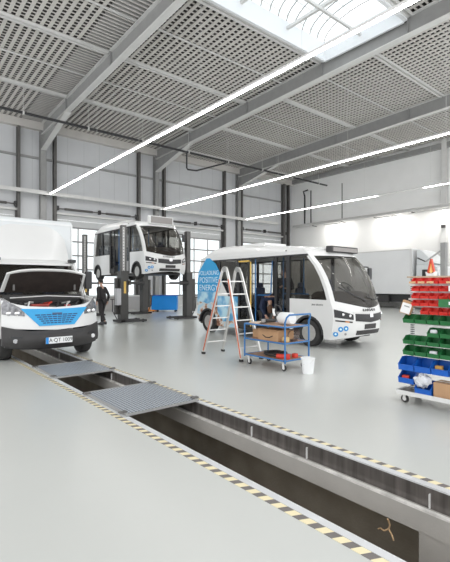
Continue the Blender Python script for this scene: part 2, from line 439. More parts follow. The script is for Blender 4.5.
# dark sprinkler pipe in front of the roof beams
t = thing('sprinkler_pipe', 'long thin dark pipe crossing under the roof beams from the left to the right wall', 'pipe', (0, 21.9, 9.88))
MB().tube([(-8, 0, 0), (28.9, 0, 0)], .07).build('pipe', BLACK, t)
MB().tube([(14.86, 0, 0), (14.86, 0, -1.0), (14.95, 0, -1.08), (15.6, 0, -1.04), (18.3, 0, 0)], .05).build('branch_pipe', BLACK, t)
for x in (-1, 2.2, 5.4, 8.6, 11.8, 15, 18.2, 21.4, 24.6, 27.8):
    m = MB(); m.tube([(x, 0, .04), (x, 0, zc(21.9)-9.88-.04)], .012, 6); m.box(x-.04, x+.04, -.08, .08, -.08, .08); m.build('hanger', STEELL, t)

# roof deck
def deck(x0, x1, y0, y1, mats, bars=True):
    m = MB(); P = .21; y = y1
    while y > y0 + .01:
        yn = max(y - P, y0); z = zc((y+yn)/2)
        if yn < y - .205:
            m.cur = 0; m.add([(x0, y, z), (x1, y, z), (x1, y-.085, z), (x0, y-.085, z)], [(0, 1, 2, 3)])
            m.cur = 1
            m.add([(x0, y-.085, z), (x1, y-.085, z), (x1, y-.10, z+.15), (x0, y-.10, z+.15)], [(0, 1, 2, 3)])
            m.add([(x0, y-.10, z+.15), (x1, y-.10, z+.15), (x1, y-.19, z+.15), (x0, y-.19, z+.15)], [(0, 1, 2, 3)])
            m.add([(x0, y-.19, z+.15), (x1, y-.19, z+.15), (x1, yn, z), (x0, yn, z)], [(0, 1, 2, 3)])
        y = yn
    m.cur = 0
    m.add([(x0, y0, zc(y0)+.2), (x1, y0, zc(y0)+.2), (x1, y1, zc(y1)+.2), (x0, y1, zc(y1)+.2)], [(0, 1, 2, 3)])
    if bars:
        x = x0 + .1
        while x < x1 - .2:
            m.add([(x, y0, zc(y0)-.03), (x+.13, y0, zc(y0)-.03), (x+.13, y1, zc(y1)-.03), (x, y1, zc(y1)-.03),
                   (x, y0, zc(y0)), (x+.13, y0, zc(y0)), (x+.13, y1, zc(y1)), (x, y1, zc(y1))],
                  [(0, 1, 2, 3), (0, 4, 7, 3), (1, 5, 6, 2)])
            x += .285
    return m
SKY = (8.0, 15.3, 8.1, 11.75)
for a in ((X0, 6.5, -1, YB, True), (6.5, 7.85, -1, YB, False), (7.85, 15.35, 11.75, YB, True), (7.85, 15.35, 1, 8.1, True), (15.35, XR, 5, YB, True)):  # right bays stop early: added opening out of view, lets in more daylight
    deck(a[0], a[1], a[2], a[3], None, a[4]).build('ceiling', [DECK, DECK_SHADE if a[4] else mat('light_deck_web', (.42, .41, .4), .7)], kind='structure')

# roof beams
bl = ['grey steel roof beam running from the column behind the van, leftmost of the beams', 'grey steel roof beam running from the middle column past the skylight', 'grey steel roof beam running from the column nearest the corner']
for i, x in enumerate(colX):
    b = thing('roof_beam', bl[i], 'beam', (x, 0, 0), 0, 'main roof beams')
    m = MB(); y0, y1 = -1, YB-.33
    def plate(xa, xb, dz0, dz1):
        q = MB(); q.add([(xa, y0, zbm(y0)+dz0), (xb, y0, zbm(y0)+dz0), (xb, y1, zbm(y1)+dz0), (xa, y1, zbm(y1)+dz0),
                     (xa, y0, zbm(y0)+dz1), (xb, y0, zbm(y0)+dz1), (xb, y1, zbm(y1)+dz1), (xa, y1, zbm(y1)+dz1)],
                    [(0,3,2,1),(4,5,6,7),(0,1,5,4),(1,2,6,5),(2,3,7,6),(3,0,4,7)]); return q
    plate(-.012, .012, .03, .68).build('web', STEEL, b)
    plate(-.15, .15, 0, .03).build('bottom_flange', STEELL, b)  # paler than the web, light caught from below put into the colour
    plate(-.15, .15, .68, .71).build('top_flange', STEELL, b)
    for yy in (22.5, 17, 12, 8, 4):
        MB().box(-.13, .13, yy-.01, yy+.01, zbm(yy)+.03, zbm(yy)+.68).build('stiffener', STEEL, b)
# purlins
pl = {0: (22.2, 17.1), 1: (22.0, 17.1, 11.98, 7.85), 2: (25.4, 20.6, 15.5, 10.1), 3: (25.4, 20.6, 15.5, 10.1)}
bx = [(X0, 7.55), (7.9, 15.38), (15.72, 23.25), (23.6, XR)]
n = 0
for k, ys in pl.items():
    for yy in ys:
        m = MB(); z = zc(yy)-.04
        m.box(bx[k][0], bx[k][1], yy-.085, yy-.06, z-.12, z); m.box(bx[k][0], bx[k][1], yy+.04, yy+.14, z-.12, z)
        m.box(bx[k][0], bx[k][1], yy-.06, yy+.04, z-.03, z)
        tag(m.build('roof_purlin', STEELL), 'pale roof purlin in the ' + ['bay left of the van beam', 'bay with the skylight', 'bay right of the middle beam', 'bay next to the right wall'][k] + ', ' + ['nearest the door wall', 'second from the door wall', 'third from the door wall', 'fourth from the door wall', 'fifth from the door wall'][ys.index(yy)], 'purlin', 'purlins ' + ['left', 'of skylight bay', 'of the next bay', 'by the right wall'][k])
for k, ys in {0: (19.6, 14.5), 1: (19.6, 14.4), 2: (18, 12.8), 3: (18, 12.8)}.items():
    for yy in ys:
        z = zc(yy)-.06
        tag(MB().box(bx[k][0], bx[k][1], yy-.03, yy+.03, z-.05, z).build('conduit', STEELL), 'thin roof conduit in the ' + ['bay left of the van beam', 'bay with the skylight', 'bay right of the middle beam', 'bay next to the right wall'][k] + ', ' + ['nearer the door wall', 'nearer the camera'][ys.index(yy)], 'conduit', 'conduits ' + ['left', 'of skylight bay', 'of the next bay', 'by the right wall'][k])

# skylight: barrel vault on an upstand
sk = thing('window_1', '', 'skylight'); del sk['label']; del sk['category']; sk['kind'] = 'structure'
a, b, c, d = SKY; zu = 11.65
m = MB(); m.box(a-.14, b+.1, c-.12, c, 11.55, 12.35); m.box(a-.14, b+.1, d, d+.12, 11.55, 12.35); m.box(a-.14, a, c, d, 11.55, 12.35); m.box(b, b+.1, c, d, 11.5, 12.35)
m.build('upstand', mat('white_upstand', (.85, .87, .89), .5), sk)
yc = (c+d)/2; R = (d-c)/2
for k in range(16):
    xx = a + (b-a)*k/15
    MB().tube([(xx, yc+R*math.cos(t_), 12.35+.75*math.sin(t_)) for t_ in [PI*j/12 for j in range(13)]], .022, 6).build('hoop', STEEL, sk)
m = MB()
for j in range(1, 12, 2):
    t_ = PI*j/12; m.box(a, b, yc+R*math.cos(t_)-.01, yc+R*math.cos(t_)+.01, 12.34+.75*math.sin(t_), 12.36+.75*math.sin(t_))
m.build('glazing_bar', STEELL, sk)
MB().sheet(lambda u, v: (a+(b-a)*u, yc+(R+.03)*math.cos(PI*v), 12.38+.78*math.sin(PI*v)), 1, 14, (0, 0, .01)).build('glazing', GLASS, sk)
for xx, in ((10.4,), (12.9,)):
    MB().box(xx-.06, xx+.06, c, d, 12.0, 12.12).build('cross_beam', STEELL, sk)
MB().box(a, b, yc-.05, yc+.05, 11.82, 11.92).build('tie_beam', STEELL, sk)

# LED light strips
sl = ['long lit white light strip hanging nearest the camera, below the beam behind the van', 'long lit white light strip hanging in the middle of the hall', 'long thin light strip hanging farthest right, near the right wall']
for i, (x, y0_, y1_) in enumerate(((7.87, -1, 25.9), (15.7, -1, 25.9), (23.4, 2, 25.9))):
    t = thing('light_strip', sl[i], 'ceiling light', (x, 0, 7.0), 0, 'light strips running the length of the hall')
    MB().box(-.06, .06, y0_, y1_, .0, .06).build('housing', STEELL, t)
    if i < 2: MB().box(-.035, .035, y0_+.05, y1_-.05, -.02, -.001).build('diffuser', LAMP, t)
    else:
        for q in ((2.0, 11.2), (14.0, 25.8)): MB().box(-.03, .03, q[0], q[1], -.02, -.001).build('diffuser', LAMP, t)
    yy = 2.6
    while yy < 22:
        MB().tube([(0, yy, .06), (0, yy, zbm(yy)-7.0)], .006, 4).build('suspension_wire', STEELL, t); yy += 4.1

# right wall: tray, lamps, pipes, column
t = thing('cable_tray', 'long grey cable tray and pipe along the right wall above the trucks', 'cable tray', (XR, 0, 6.85))
MB().box(-.62, -.36, -5, 26.3, 0, .08).build('tray', STEELL, t)
MB().tube([(-.46, -5, .18), (-.46, 26.3, .18)], .09).build('pipe', STEELL, t)
MB().tube([(-.55, -5, -.12), (-.55, 15.8, -.12)], .04).build('thin_pipe', STEELL, t)
for yy in range(0, 27, 3):
    m = MB(); m.box(-.62, -.003, yy-.03, yy+.03, -.06, 0); m.build('bracket', STEELD, t)
for yy, lb in ((21.6, 'small wall lamp under the cable tray, nearest the corner'), (16.8, 'small wall lamp under the cable tray, above the white truck'), (12.4, 'small wall lamp under the cable tray, above the truck cab'), (8.2, 'wall lamp under the cable tray, right of the wall column')):
    l = thing('wall_lamp', lb, 'wall lamp', (XR-.95, yy, 6.6), 0, 'wall lamps under the cable tray')
    MB().box(-.12, .12, -.8, .8, .03, .12).build('housing', STEELL, l)
    ld = bpy.data.lights.new('lamp', 'AREA'); ld.shape = 'RECTANGLE'; ld.size = .16; ld.size_y = 1.6; ld.energy = 48; ld.color = (1, .97, .92)
    lo = bpy.data.objects.new('lamp', ld); COL.objects.link(lo); lo.parent = l; lo.location = (0.02, 0, -.02); lo.rotation_euler = (0, -PI*.27, 0)
    MB().box(.12, .92, -.03, .03, .04, .1).build('arm', STEELD, l)
m = MB(); m.tube([(XR-.075, 25.3, 7.12), (XR-.075, 25.3, 9.7), (XR-.25, 25.3, 10.1), (XR-.1, 24.9, 10.2)], .07); 
tag(m.build('duct_pipe', BLACK), 'black bent pipe climbing the right wall beside the corner', 'pipe')
tag(MB().tube([(XR-.055, 24.6, 7.12), (XR-.055, 24.6, 10.1)], .05).build('riser_pipe', BLACK), 'straight black pipe on the right wall, next to the bent pipe', 'pipe')
tag(MB().tube([(XR-.04, 21.3, 7.12), (XR-.04, 21.3, 10.0), (XR-.04, 21.3, 10.15)], .035).build('riser_pipe', STEELD), 'thin dark pipe on the right wall, halfway between corner and truck', 'pipe')
c = thing('steel_column', 'pale steel column on the right wall at the edge of the photo', 'column', (XR, 12.9, 0))
H = MB(); H.box(-.32, -.29, -.17, .17, 0, 11.6); H.box(-.03, -.002, -.17, .17, 0, 11.6); H.box(-.29, -.03, -.012, .012, 0, 11.6); H.build('shaft', STEELL, c)
m = MB(); m.box(-.5, -.33, -.12, .12, 5.5, 5.7); m.build('junction_box', DARK, c)
MB().box(XR-.3, XR, 4, YB-.36, 11.0, 11.34).build('trim_8', STEEL, kind='structure')

# ------------------------------------------------------------------ wheels
def wheel(parent, x, y, r, w, side, hub=RIM, z=None, name='wheel'):
    z = r if z is None else z; s_ = side
    o = MB().lathe([(r*.62, -w/2), (r*.93, -w/2), (r, -w*.36), (r, w*.36), (r*.93, w/2), (r*.62, w/2), (r*.60, w*.3), (r*.60, -w*.3), (r*.62, -w/2)], (0, 0, 0), 'x', 28, cap=False).build(name, RUBBER, parent, (x, y, z))
    m = MB(); m.lathe([(r*.62, s_*w*.46), (r*.58, s_*w*.40), (r*.5, s_*w*.3), (r*.28, s_*w*.25), (r*.26, s_*w*.44), (r*.1, s_*w*.46), (r*.02, s_*w*.46)], (0, 0, 0), 'x', 24)
    m.build('rim', hub, o)
    m = MB()
    for k in range(8):
        a_ = 2*PI*k/8; m.cyl((s_*w*.25, r*.44*math.cos(a_), r*.44*math.sin(a_)), (s_*w*.33, r*.44*math.cos(a_), r*.44*math.sin(a_)), r*.075, n=8)
    m.build('rim_hole', DARK, o)
    return o

# ------------------------------------------------------------------ buses
RK = [(.2, .12), (.45, .03), (.75, 0), (1.0, .02), (1.2, .09), (1.5, .18), (1.8, .31), (2.1, .49), (2.35, .72), (2.5, .86), (2.62, 1.05)]
def bus_pt(u, z, off=0.0):
    return (1.03*u, lerp_tab(RK, z) + .40*abs(u)**3 - off, z)
def zlow(u): return 1.02 + .20*abs(u)**1.6
def zbot(u): return .23 + .11*(1-u*u)
WF, WR, RA = 1.18, 5.42, .49
def arch(yc_, r, n=12):      # points of a wheel arch from rear to front
    return [(yc_ + r*math.cos(PI*k/n), .33 + (r)*math.sin(PI*k/n)) for k in range(n+1)]

def make_bus(label, loc, wrap):
    r = thing('minibus', label, 'bus', loc, 0)
    F = lambda u, z: bus_pt(u, z)
    # front shell in three bands
    m = MB()
    m.sheet(lambda s_, t_: F(-1+2*s_, zbot(-1+2*s_) + (zlow(-1+2*s_)-zbot(-1+2*s_))*t_), 28, 14, (0, .04, 0))
    m.sheet(lambda s_, t_: F(-1+2*s_, 2.36+.2*t_), 28, 3, (0, .04, 0))
    for sg in (-1, 1):
        m.sheet(lambda s_, t_: F(sg*(.93+.07*s_), zlow(sg*(.93+.07*s_)) + (2.36-zlow(sg*(.93+.07*s_)))*t_), 2, 10, (0, .05, 0))
    m.build('front_shell', WHITE, r)
    MB().sheet(lambda s_, t_: F(-.93+1.86*s_, zlow(-.93+1.86*s_) + (2.36-zlow(-.93+1.86*s_))*t_), 24, 12, (0, .012, 0)).build('windshield', TINT, r)
    # front details as shallow raised panels
    def patch(name, u0, u1, zf0, zf1, off, th, mt, nu=8, parent=r):
        f = lambda s_, t_: bus_pt(u0+(u1-u0)*s_, zf0(s_)+(zf1(s_)-zf0(s_))*t_, off)
        return MB().sheet(f, nu, 3, (0, th, 0)).build(name, mt, parent)
    K = lambda v: (lambda s_: v)
    patch('grille', -.56, .56, lambda s_: .66+.05*abs(2*s_-1), lambda s_: .86+.03*abs(2*s_-1), .012, .03, BLACK, 12)
    patch('grille_bar', -.5, .5, K(.735), K(.755), .025, .02, DARK)
    patch('nose_trim', -.62, .62, lambda s_: .87+.03*abs(2*s_-1), lambda s_: .91+.03*abs(2*s_-1), .014, .03, STEELL, 12)
    patch('emblem', -.07, .07, K(.79), K(.90), .03, .03, CHROME, 4)
    patch('lower_intake', -.5, .5, K(.36), K(.47), .012, .03, DARK)
    patch('number_plate_holder', -.24, .24, K(.50), K(.62), .02, .02, DARK)
    for sg in (-1, 1):
        hl = patch('headlight', sg*.62, sg*.985, lambda s_: .74+.06*s_, lambda s_: .87+.13*s_, .012, .03, BLACK, 6)
        for q in (.70, .84):
            p_ = bus_pt(sg*q, .84); MB().ell((p_[0], p_[1]-.015, p_[2]+(.0 if q < .8 else .03)), .05, .03, .042).build('lens', CHROME, hl)
        d = patch('running_light', sg*.64, sg*.97, lambda s_: .665+.04*s_, lambda s_: .70+.04*s_, .012, .03, DARK, 6)
        patch('indicator', sg*.72, sg*.80, lambda s_: .678+.01*s_, lambda s_: .70+.01*s_, .02, .02, ORANGE, 2)
        p_ = bus_pt(sg*.93, 2.0)
        if sg < 0: continue
        m = MB(); m.tube([(p_[0], p_[1]+.1, 2.12), (p_[0]+sg*.16, p_[1]-.02, 2.10)], .018); m.build('mirror_arm', BLACK, r)
        m = MB(); m.box(p_[0]+sg*.10, p_[0]+sg*.26, p_[1]-.08, p_[1]-.01, 1.75, 2.08); m.build('side_mirror', BLACK, r, bevel=.02)
    for pth in ([(-.1, 1.2), (-.45, 1.32), (-.82, 1.55)], [(.75, 1.28), (.35, 1.22), (-.05, 1.3)]):
        m = MB(); m.tube([bus_pt(u, z, .03) for u, z in pth], .014, 6); m.build('wiper', BLACK, r)
    text('lettering', 'KARSAN', .10, INK, r, (-.10, -.005, .975), (PI/2-.15, 0, 0), .004, 1.5)
    # circles on the bumper corner
    for (u, z, c_) in ((-.87, .51, INKB), (-.77, .53, INKB), (-.94, .39, INKB), (-.76, .39, STEEL)):
        p_ = bus_pt(u, z); nrm = Vector((1.2*u*abs(u)/1.03, -1, 0)).normalized()
        rr = .062 if c_ is INKB else .03
        b_ = Vector(p_)
        o = MB().cyl(b_ + nrm*.002, b_ + nrm*.012, rr, n=16).build('round_symbol', c_, r)
        if c_ is INKB: MB().cyl(b_ + nrm*.012, b_ + nrm*.016, rr*.42, n=12).build('symbol_centre', INKW, o)
    # sides
    def frontedge(z, k=1.0): return lerp_tab(RK, z) + .40
    for sg in (-1, 1):
        xa, xb = sg*1.037, sg*.985
        fe = [(frontedge(z), z) for z in (.24, .45, .75, 1.0, 1.22)]
        fa = arch(WF, RA); ra = arch(WR, RA)
        if sg < 0:
            pts = fe[::-1] + [(WF-RA, .26)][:0] + fa[::-1][0:0]
            front_panel = [(1.80, 1.24), (1.80, .33)] + fa + [(frontedge(.33), .33)] + fe[1:]
            front_panel = [(1.80, 1.24), (1.80, .30), (WF+RA, .30)] + fa[0:] + [(WF-RA, .24), (frontedge(.24), .24)] + fe[1:]
            MB().prism(front_panel, 'x', xa, xb).build('front_side_panel', WHITE, r)
            rear_panel = [(5.98, 1.24), (6.0, .55), (WR+RA, .33)] + ra + [(WR-RA, .26), (3.9, .26), (3.9, 1.24)]
            MB().prism(rear_panel, 'x', xa, xb).build('rear_side_panel', WRAP if wrap else WHITE, r)
            if wrap:
                MB().prism([(4.9, .95), (4.9, 1.24), (3.9, 1.24), (3.9, .5), (4.6, .42), (4.88, .7)], 'x', xa-.006, xa+.002).build('lake_print', LAKE, r)
        else:
            full = [(5.98, 1.24), (6.0, .55), (WR+RA, .33)] + ra + [(WR-RA, .26), (WF+RA, .26)] + fa + [(WF-RA, .24), (frontedge(.24), .24)] + fe[1:]
            MB().prism(full, 'x', xa, xb).build('off_side_panel', WHITE, r)
        # header and pillars
        MB().prism([(1.16, 2.38), (1.20, 2.42), (5.78, 2.42), (5.80, 2.38)], 'x', xa, xb).build('side_header', BLACK, r)  # thin black band paints in the shadow line under the roof edge
        MB().prism([(1.20, 2.42), (1.30, 2.52), (5.72, 2.52), (5.78, 2.42)], 'x', xa, xb).build('roof_rail', WHITE, r)
        pil = [(1.80, 1.92), (2.28, 2.36), (3.41, 3.47), (3.84, 3.96), (4.78, 4.86)] if sg < 0 else [(1.8, 1.9), (3.0, 3.08), (4.2, 4.28), (5.0, 5.08)]
        for a_, b_ in pil:
            zb_ = .33 if (sg < 0 and a_ < 3.9) else 1.24
            MB().box(xa+sg*.002, xb, a_, b_, zb_, 2.38).build('window_pillar', BLACK, r)
        # rear corner (white, slanting forward to the roof)
        MB().prism([(5.98, 1.24), (5.78, 1.24), (5.62, 2.0), (5.52, 2.38), (5.80, 2.38), (5.95, 2.0)], 'x', xa, xb).build('rear_corner_post', WHITE, r)
        # A pillar, sweeping white
        fp = [(frontedge(z), z) for z in (1.22, 1.5, 1.8, 2.1, 2.36)]
        MB().prism(fp + [(a_+.10, z) for a_, z in reversed(fp)], 'x', xa, xb).build('front_pillar', WHITE, r)
        # glass
        gx0, gx1 = sg*1.0, sg*.992
        gl = [(a_+.10, z) for a_, z in fp]
        MB().prism(gl + [(1.80, 2.38), (1.80, 1.24)], 'x', gx0, gx1).build('driver_window', TINT, r)
        if sg < 0:
            MB().box(gx0, gx1, 1.92, 2.28, .85, 2.38).build('door_glass', TINT, r)
            MB().box(gx0, gx1, 3.47, 3.84, .55, 2.38).build('door_glass', TINT, r)
            MB().box(gx0, gx1, 3.96, 4.78, 1.24, 2.38).build('side_window', TINT, r)
            MB().box(xa, xb, 1.92, 2.28, .33, .85).build('door_lower_panel', mat('grey_door_panel', (.30, .30, .30), .5, noise=.04), r)
            MB().box(xa, xb, 3.47, 3.84, .33, .55).build('door_lower_panel', DARK, r)
            MB().prism([(4.86, 1.24), (5.78, 1.24), (5.62, 2.0), (5.52, 2.38), (4.86, 2.38)], 'x', gx0, gx1).build('rear_side_window', TINT, r)
        else:
            MB().prism([(1.9, 1.24), (5.78, 1.24), (5.62, 2.0), (5.52, 2.38), (1.9, 2.38)], 'x', gx0, gx1).build('side_window', TINT, r)
    if wrap:
        bp = [(4.95, 1.30), (4.72, 1.62), (4.66, 1.86), (4.98, 2.30), (5.30, 2.50), (5.48, 2.50), (5.92, 2.05), (5.98, 1.72), (5.99, 1.05), (5.6, 1.02), (5.45, .97), (5.2, 1.05), (5.05, 1.0)]
        bo = MB().prism(bp, 'x', -1.038, -1.046).build('blue_advert', BLUEG, r)
        MB().prism([(5.98, 1.38), (5.99, 1.04), (5.6, 1.01), (5.45, .96), (5.2, 1.04), (5.05, .99), (4.95, 1.30), (4.9, 1.38)], 'x', -1.047, -1.050).build('pale_mist', LAKE, bo)
        MB().prism([(4.94, 1.32), (4.82, 1.36), (4.72, 1.62), (4.82, 1.9), (4.34, 1.24), (4.9, 1.24)], 'x', -1.038, -1.043).build('snow_print', WHITE, bo)
        for tx, zz, sz, q in (('VOLLADUNG', 2.0, .21, .95), ('POSITIVE', 1.76, .28, .98), ('ENERGY', 1.50, .28, 1.08)):
            text('lettering', tx, sz, INKW, bo, (-1.049, 5.37, zz), (PI/2, 0, -PI/2), .002, q*.92)
        text('lettering', 'jest electric', .075, INK, r, (-1.039, .88, 1.10), (PI/2, 0, -PI/2), .002, 1.0)
        MB().tube([(-1.0, 3.36, .36), (-1.0, 3.36, 2.3), (-1.0, 3.3, 2.34), (-1.0, 3.9, 2.34)][:2], .022).build('yellow_grab_rail', YEL, r)
        MB().box(-1.05, -1.0, 3.4, 3.85, 2.30, 2.345).build('yellow_header_rail', YEL, r)
    # rear
    m = MB(); m.sheet(lambda s_, t_: (-1.0+2.0*s_, 6.0+.08*(1-abs(2*s_-1)**2)-max(0, t_-.5)*.9*(t_-.4), .4+2.05*t_), 8, 12, (0, -.04, 0)); m.build('rear_panel', WHITE, r)
    # roof with raised fairing
    tops = [(.86, 2.56, 0.0), (1.1, 2.60, .3), (1.6, 2.66, .8), (2.3, 2.72, 1), (3.0, 2.78, 1), (4.0, 2.84, 1), (4.9, 2.86, 1), (5.3, 2.80, .9), (5.6, 2.66, .5), (5.82, 2.52, .1)]
    prof = lambda zt: [(-1.03, 2.50), (-1.0, 2.50+(zt-2.5)*.35), (-.90, 2.50+(zt-2.5)*.8), (-.75, zt), (0, zt+.02), (.75, zt), (.90, 2.50+(zt-2.5)*.8), (1.0, 2.50+(zt-2.5)*.35), (1.03, 2.50)]
    def rf(s_, t_):
        q = t_*(len(tops)-1); i = min(int(q), len(tops)-2); w_ = q-i
        yy = tops[i][0]*(1-w_)+tops[i+1][0]*w_; zt = tops[i][1]*(1-w_)+tops[i+1][1]*w_
        P = prof(zt); p = s_*8; j = min(int(p), 7); v = p-j
        xx = P[j][0]*(1-v)+P[j+1][0]*v
        return (xx, yy+.40*abs(xx/1.03)**3*(1-min(1, (yy-.86)/2.2)), P[j][1]*(1-v)+P[j+1][1]*v)
    MB().sheet(rf, 24, 27, (0, 0, -.04)).build('roof', WHITE, r)
    MB().box(-1.035, -.5, 1.93, 1.945, 2.52, 2.56).build('roof_seam', DARK, r)
    MB().box(-.55, .45, 3.2, 4.2, 2.80, 2.90).build('roof_hatch', WHITE, r, bevel=.03)
    # destination sign
    sh = 2.62 if wrap else 2.82
    sg_ = MB().box(-.62, .60, .74, .92, 2.46, sh).build('destination_sign', WHITE if not wrap else DARK, r, bevel=.015)
    MB().box(-.56, .54, .725, .74, 2.48 if wrap else 2.50, sh-.035).build('sign_screen', mat('unlit_led_screen', (.27, .25, .24), .3, noise=.1, nscale=60), sg_)
    # interior
    MB().box(-.98, .98, .95, 5.9, .28, .34).build('cabin_floor', DASH, r)
    m = MB(); m.sheet(lambda s_, t_: (-.92+1.84*s_, .22+.34*abs(2*s_-1)**3+.60*t_, 1.20+.24*math.sin(PI*t_*.8)), 12, 6, (0, 0, -.25)); m.build('dashboard', DASH, r)
    MB().box(.05, .85, .75, .85, .5, 1.1).build('dashboard_support', DASH, r)
    m = MB(); cx, cy, cz, R_ = .42, .95, 1.54, .2
    m.tube([(cx+R_*math.cos(2*PI*k/20), cy+R_*math.sin(2*PI*k/20)*.75, cz+R_*math.sin(2*PI*k/20)*.66) for k in range(21)], .016, 6)
    m.tube([(cx-R_, cy, cz), (cx+R_, cy, cz)], .014, 6); m.tube([(cx, cy, cz), (cx, cy-.15, cz-.25)], .03)
    m.build('steering_wheel', BLACK, r)
    def seat(x, y, z0, face=1):
        m = MB(); m.box(x-.22, x+.22, y-.22, y+.22, z0+.38, z0+.48); m.box(x-.22, x+.22, y+.18*face, y+.28*face, z0+.46, z0+1.15); m.box(x-.05, x+.05, y-.1, y+.1, z0, z0+.38)
        m.box(x-.12, x+.12, y+.19*face, y+.27*face, z0+1.15, z0+1.32)
        m.build('seat', SEATM, r, bevel=.03)
    seat(.42, 1.35, .45)
    for y_ in (2.6, 3.5, 4.4): seat(.70, y_, .36)
    seat(-.70, 4.4, .36); seat(-.2, 5.3, .5); seat(-.7, 5.3, .5); seat(.6, 5.3, .5)
    MB().box(.0, .9, 1.72, 1.76, .34, 1.35).build('driver_partition', DASH, r)
    MB().box(-.95, -.55, 1.5, 1.68, .9, 1.35).build('ticket_machine', DARK, r)
    for (x_, y_) in ((-.55, 2.45), (-.85, 3.3), (.2, 2.3)):
        MB().tube([(x_, y_, .34), (x_, y_, 2.4)], .02).build('grab_pole', BLUEF, r)
    MB().tube([(-.86, 2.6, 2.3), (-.86, 2.66, 1.35), (-.86, 2.75, 1.3), (-.86, 3.2, 1.3)], .018).build('grab_pole', BLUEF, r)
    MB().tube([(-.86, 1.3, 1.36), (-.86, 2.2, 1.36)], .018).build('grab_rail', BLUEF, r)
    # underside, wheels
    MB().box(-.8, .8, .5, 5.8, .22, .28).build('underbody', BLACK, r)
    for wy in (WF, WR):
        for sg in (-1, 1):
            wheel(r, sg*.90, wy, .36, .22, sg)
            m = MB(); P = arch(wy, RA-.005, 14); Q = arch(wy, RA-.06, 14)
            m.prism(P + Q[::-1], 'x', sg*.80, sg*1.045); m.build('wheel_arch', BLACK, r)
    return r
bus = make_bus('white minibus on the floor with a blue side advert and open doors', (9.68, 5.95, 0), True)
bus.scale.x = .965; bus.scale.y = 1.02; bus.location.x = 9.645
bus2 = make_bus('white minibus raised on four grey column lifts at the back of the hall', (9.82, 15.70, 1.84), False)

# ------------------------------------------------------------------ mobile column lifts
def make_lift(label, x, y, sgn, first=None):
    if first:
        r = copy_tree(first); r.location = (x, y, 0); r.rotation_euler = (0, 0, 0 if sgn > 0 else PI); r['label'] = label; return r
    r = thing('column_lift', label, 'vehicle lift', (x, y, 0), 0, 'mobile column lifts under the raised bus')
    MB().box(-.20, .14, -.19, .19, .12, 2.2).build('housing', mat('lift_grey', (.06, .058, .055), .45, noise=.1), r, bevel=.02)
    m = MB(); m.box(-.12, .08, -.12, .12, 2.2, 4.15); m.build('mast', STEELD, r)
    m = MB()
    m.box(-.10, -.02, -.128, -.12, 1.9, 4.05); m.build('perforated_strip', STEELL, r)
    m = MB()
    for k in range(17): m.box(-.075, -.045, -.133, -.128, 1.95+k*.125, 2.0+k*.125)
    m.build('strip_hole', BLACK, r, kind=None)
    for s_ in (-1, 1): MB().box(-.28, .92, s_*.33-.05, s_*.33+.05, .03, .12).build('base_leg', DARK, r, bevel=.01)
    MB().box(-.32, -.1, -.38, .38, .03, .12).build('base_crossbar', DARK, r)
    MB().box(-.09, .16, -.16, .16, 1.30, 2.0).build('carriage', DARK, r)
    for s_ in (-1, 1): MB().box(.16, .78, s_*.30-.035, s_*.30+.035, 1.66, 1.74).build('fork', DARK, r)
    MB().box(.10, .17, -.36, .36, 1.6, 1.8).build('fork_bar', DARK, r)
    MB().box(-.36, -.20, .02, .19, .35, 1.9).build('drive_cover', MATS['lift_grey'], r, bevel=.03)
    c_ = MB().box(-.40, -.20, -.19, .02, .75, 1.45).build('control_box', mat('control_box_grey', (.5, .5, .52), .5), r, bevel=.01)
    MB().box(-.08, .02, -.196, -.191, 1.25, 1.75).build('warning_label', YEL, r)
    m = MB(); m.tube([(-.3, 0, .15), (-.5, 0, .5), (-.52, 0, 1.0)], .02); m.tube([(-.52, -.18, 1.0), (-.52, .18, 1.0)], .02); m.build('tow_handle', DARK, r)
    for s_ in (-1, 1):
        MB().lathe([(.07, -.02), (.07, .02)], (0, 0, 0), 'y', 16).build('roller', RUBBER, r, (.75, s_*.33, .075))
    return r
L1 = make_lift('dark column lift with an orange label at the near front wheel of the raised bus', 8.12, 16.75, 1)
make_lift('dark column lift right of the blue bin, at the far front wheel', 11.42, 16.8, -1, L1)
make_lift('dark grey column lift at the rear near side of the raised bus, beside the van', 8.12, 21.1, 1, L1)
make_lift('dark grey column lift at the rear far side under the raised bus, mostly hidden', 11.42, 21.1, -1, L1)

# blue bin and orange jack behind the raised bus
r = thing('rolling_bin', 'bright blue rolling container on casters under the raised bus', 'bin', (13.35, 22.0, 0))
MB().prism([(-.42, .12), (.42, .12), (.45, .95), (-.45, .95)], 'y', -.75, .75).build('tub', mat('blue_tub', (.01, .28, .80), .4, noise=.04), r, bevel=.02)
MB().box(-.48, .48, -.78, .78, .951, 1.0).build('lid', BLUEB, r, bevel=.01)
for sx in (-1, 1):
    for sy in (-1, 1): MB().lathe([(.06, -.02), (.06, .02)], (0, 0, 0), 'x', 14).build('caster', RUBBER, r, (sx*.35, sy*.65, .06))
r.rotation_euler.z = .9
r = thing('floor_jack', 'orange hand jack trolley left of the blue bin', 'jack', (12.42, 22.3, 0))
MB().tube([(0, 0, .1), (.12, 0, .5), (.08, 0, 1.1), (-.02, 0, 1.4)], .05).build('mast', ORANGE, r)
MB().tube([(-.02, -.25, 1.4), (-.02, .25, 1.4)], .03).build('handle', ORANGE, r)
MB().box(-.35, .55, -.25, .25, .05, .14).build('base', ORANGE, r, bevel=.01)
for sx in (-.3, .45):
    for sy in (-.27, .27): MB().lathe([(.06, -.02), (.06, .02)], (0, 0, 0), 'y', 12).build('caster', RUBBER, r, (sx, sy, .06))
# workbench along the back wall under the raised bus
r = thing('workbench', 'pale grey workbench against the door wall, seen between the lift legs', 'workbench', (12.1, 25.3, 0))
MB().box(-2.6, 1.4, -.4, .4, .85, .92).build('top', STEELL, r)
MB().box(-2.5, 1.3, -.35, .35, .0, .85).build('cabinet', mat('bench_grey', (.45, .44, .43), .6, noise=.04), r)

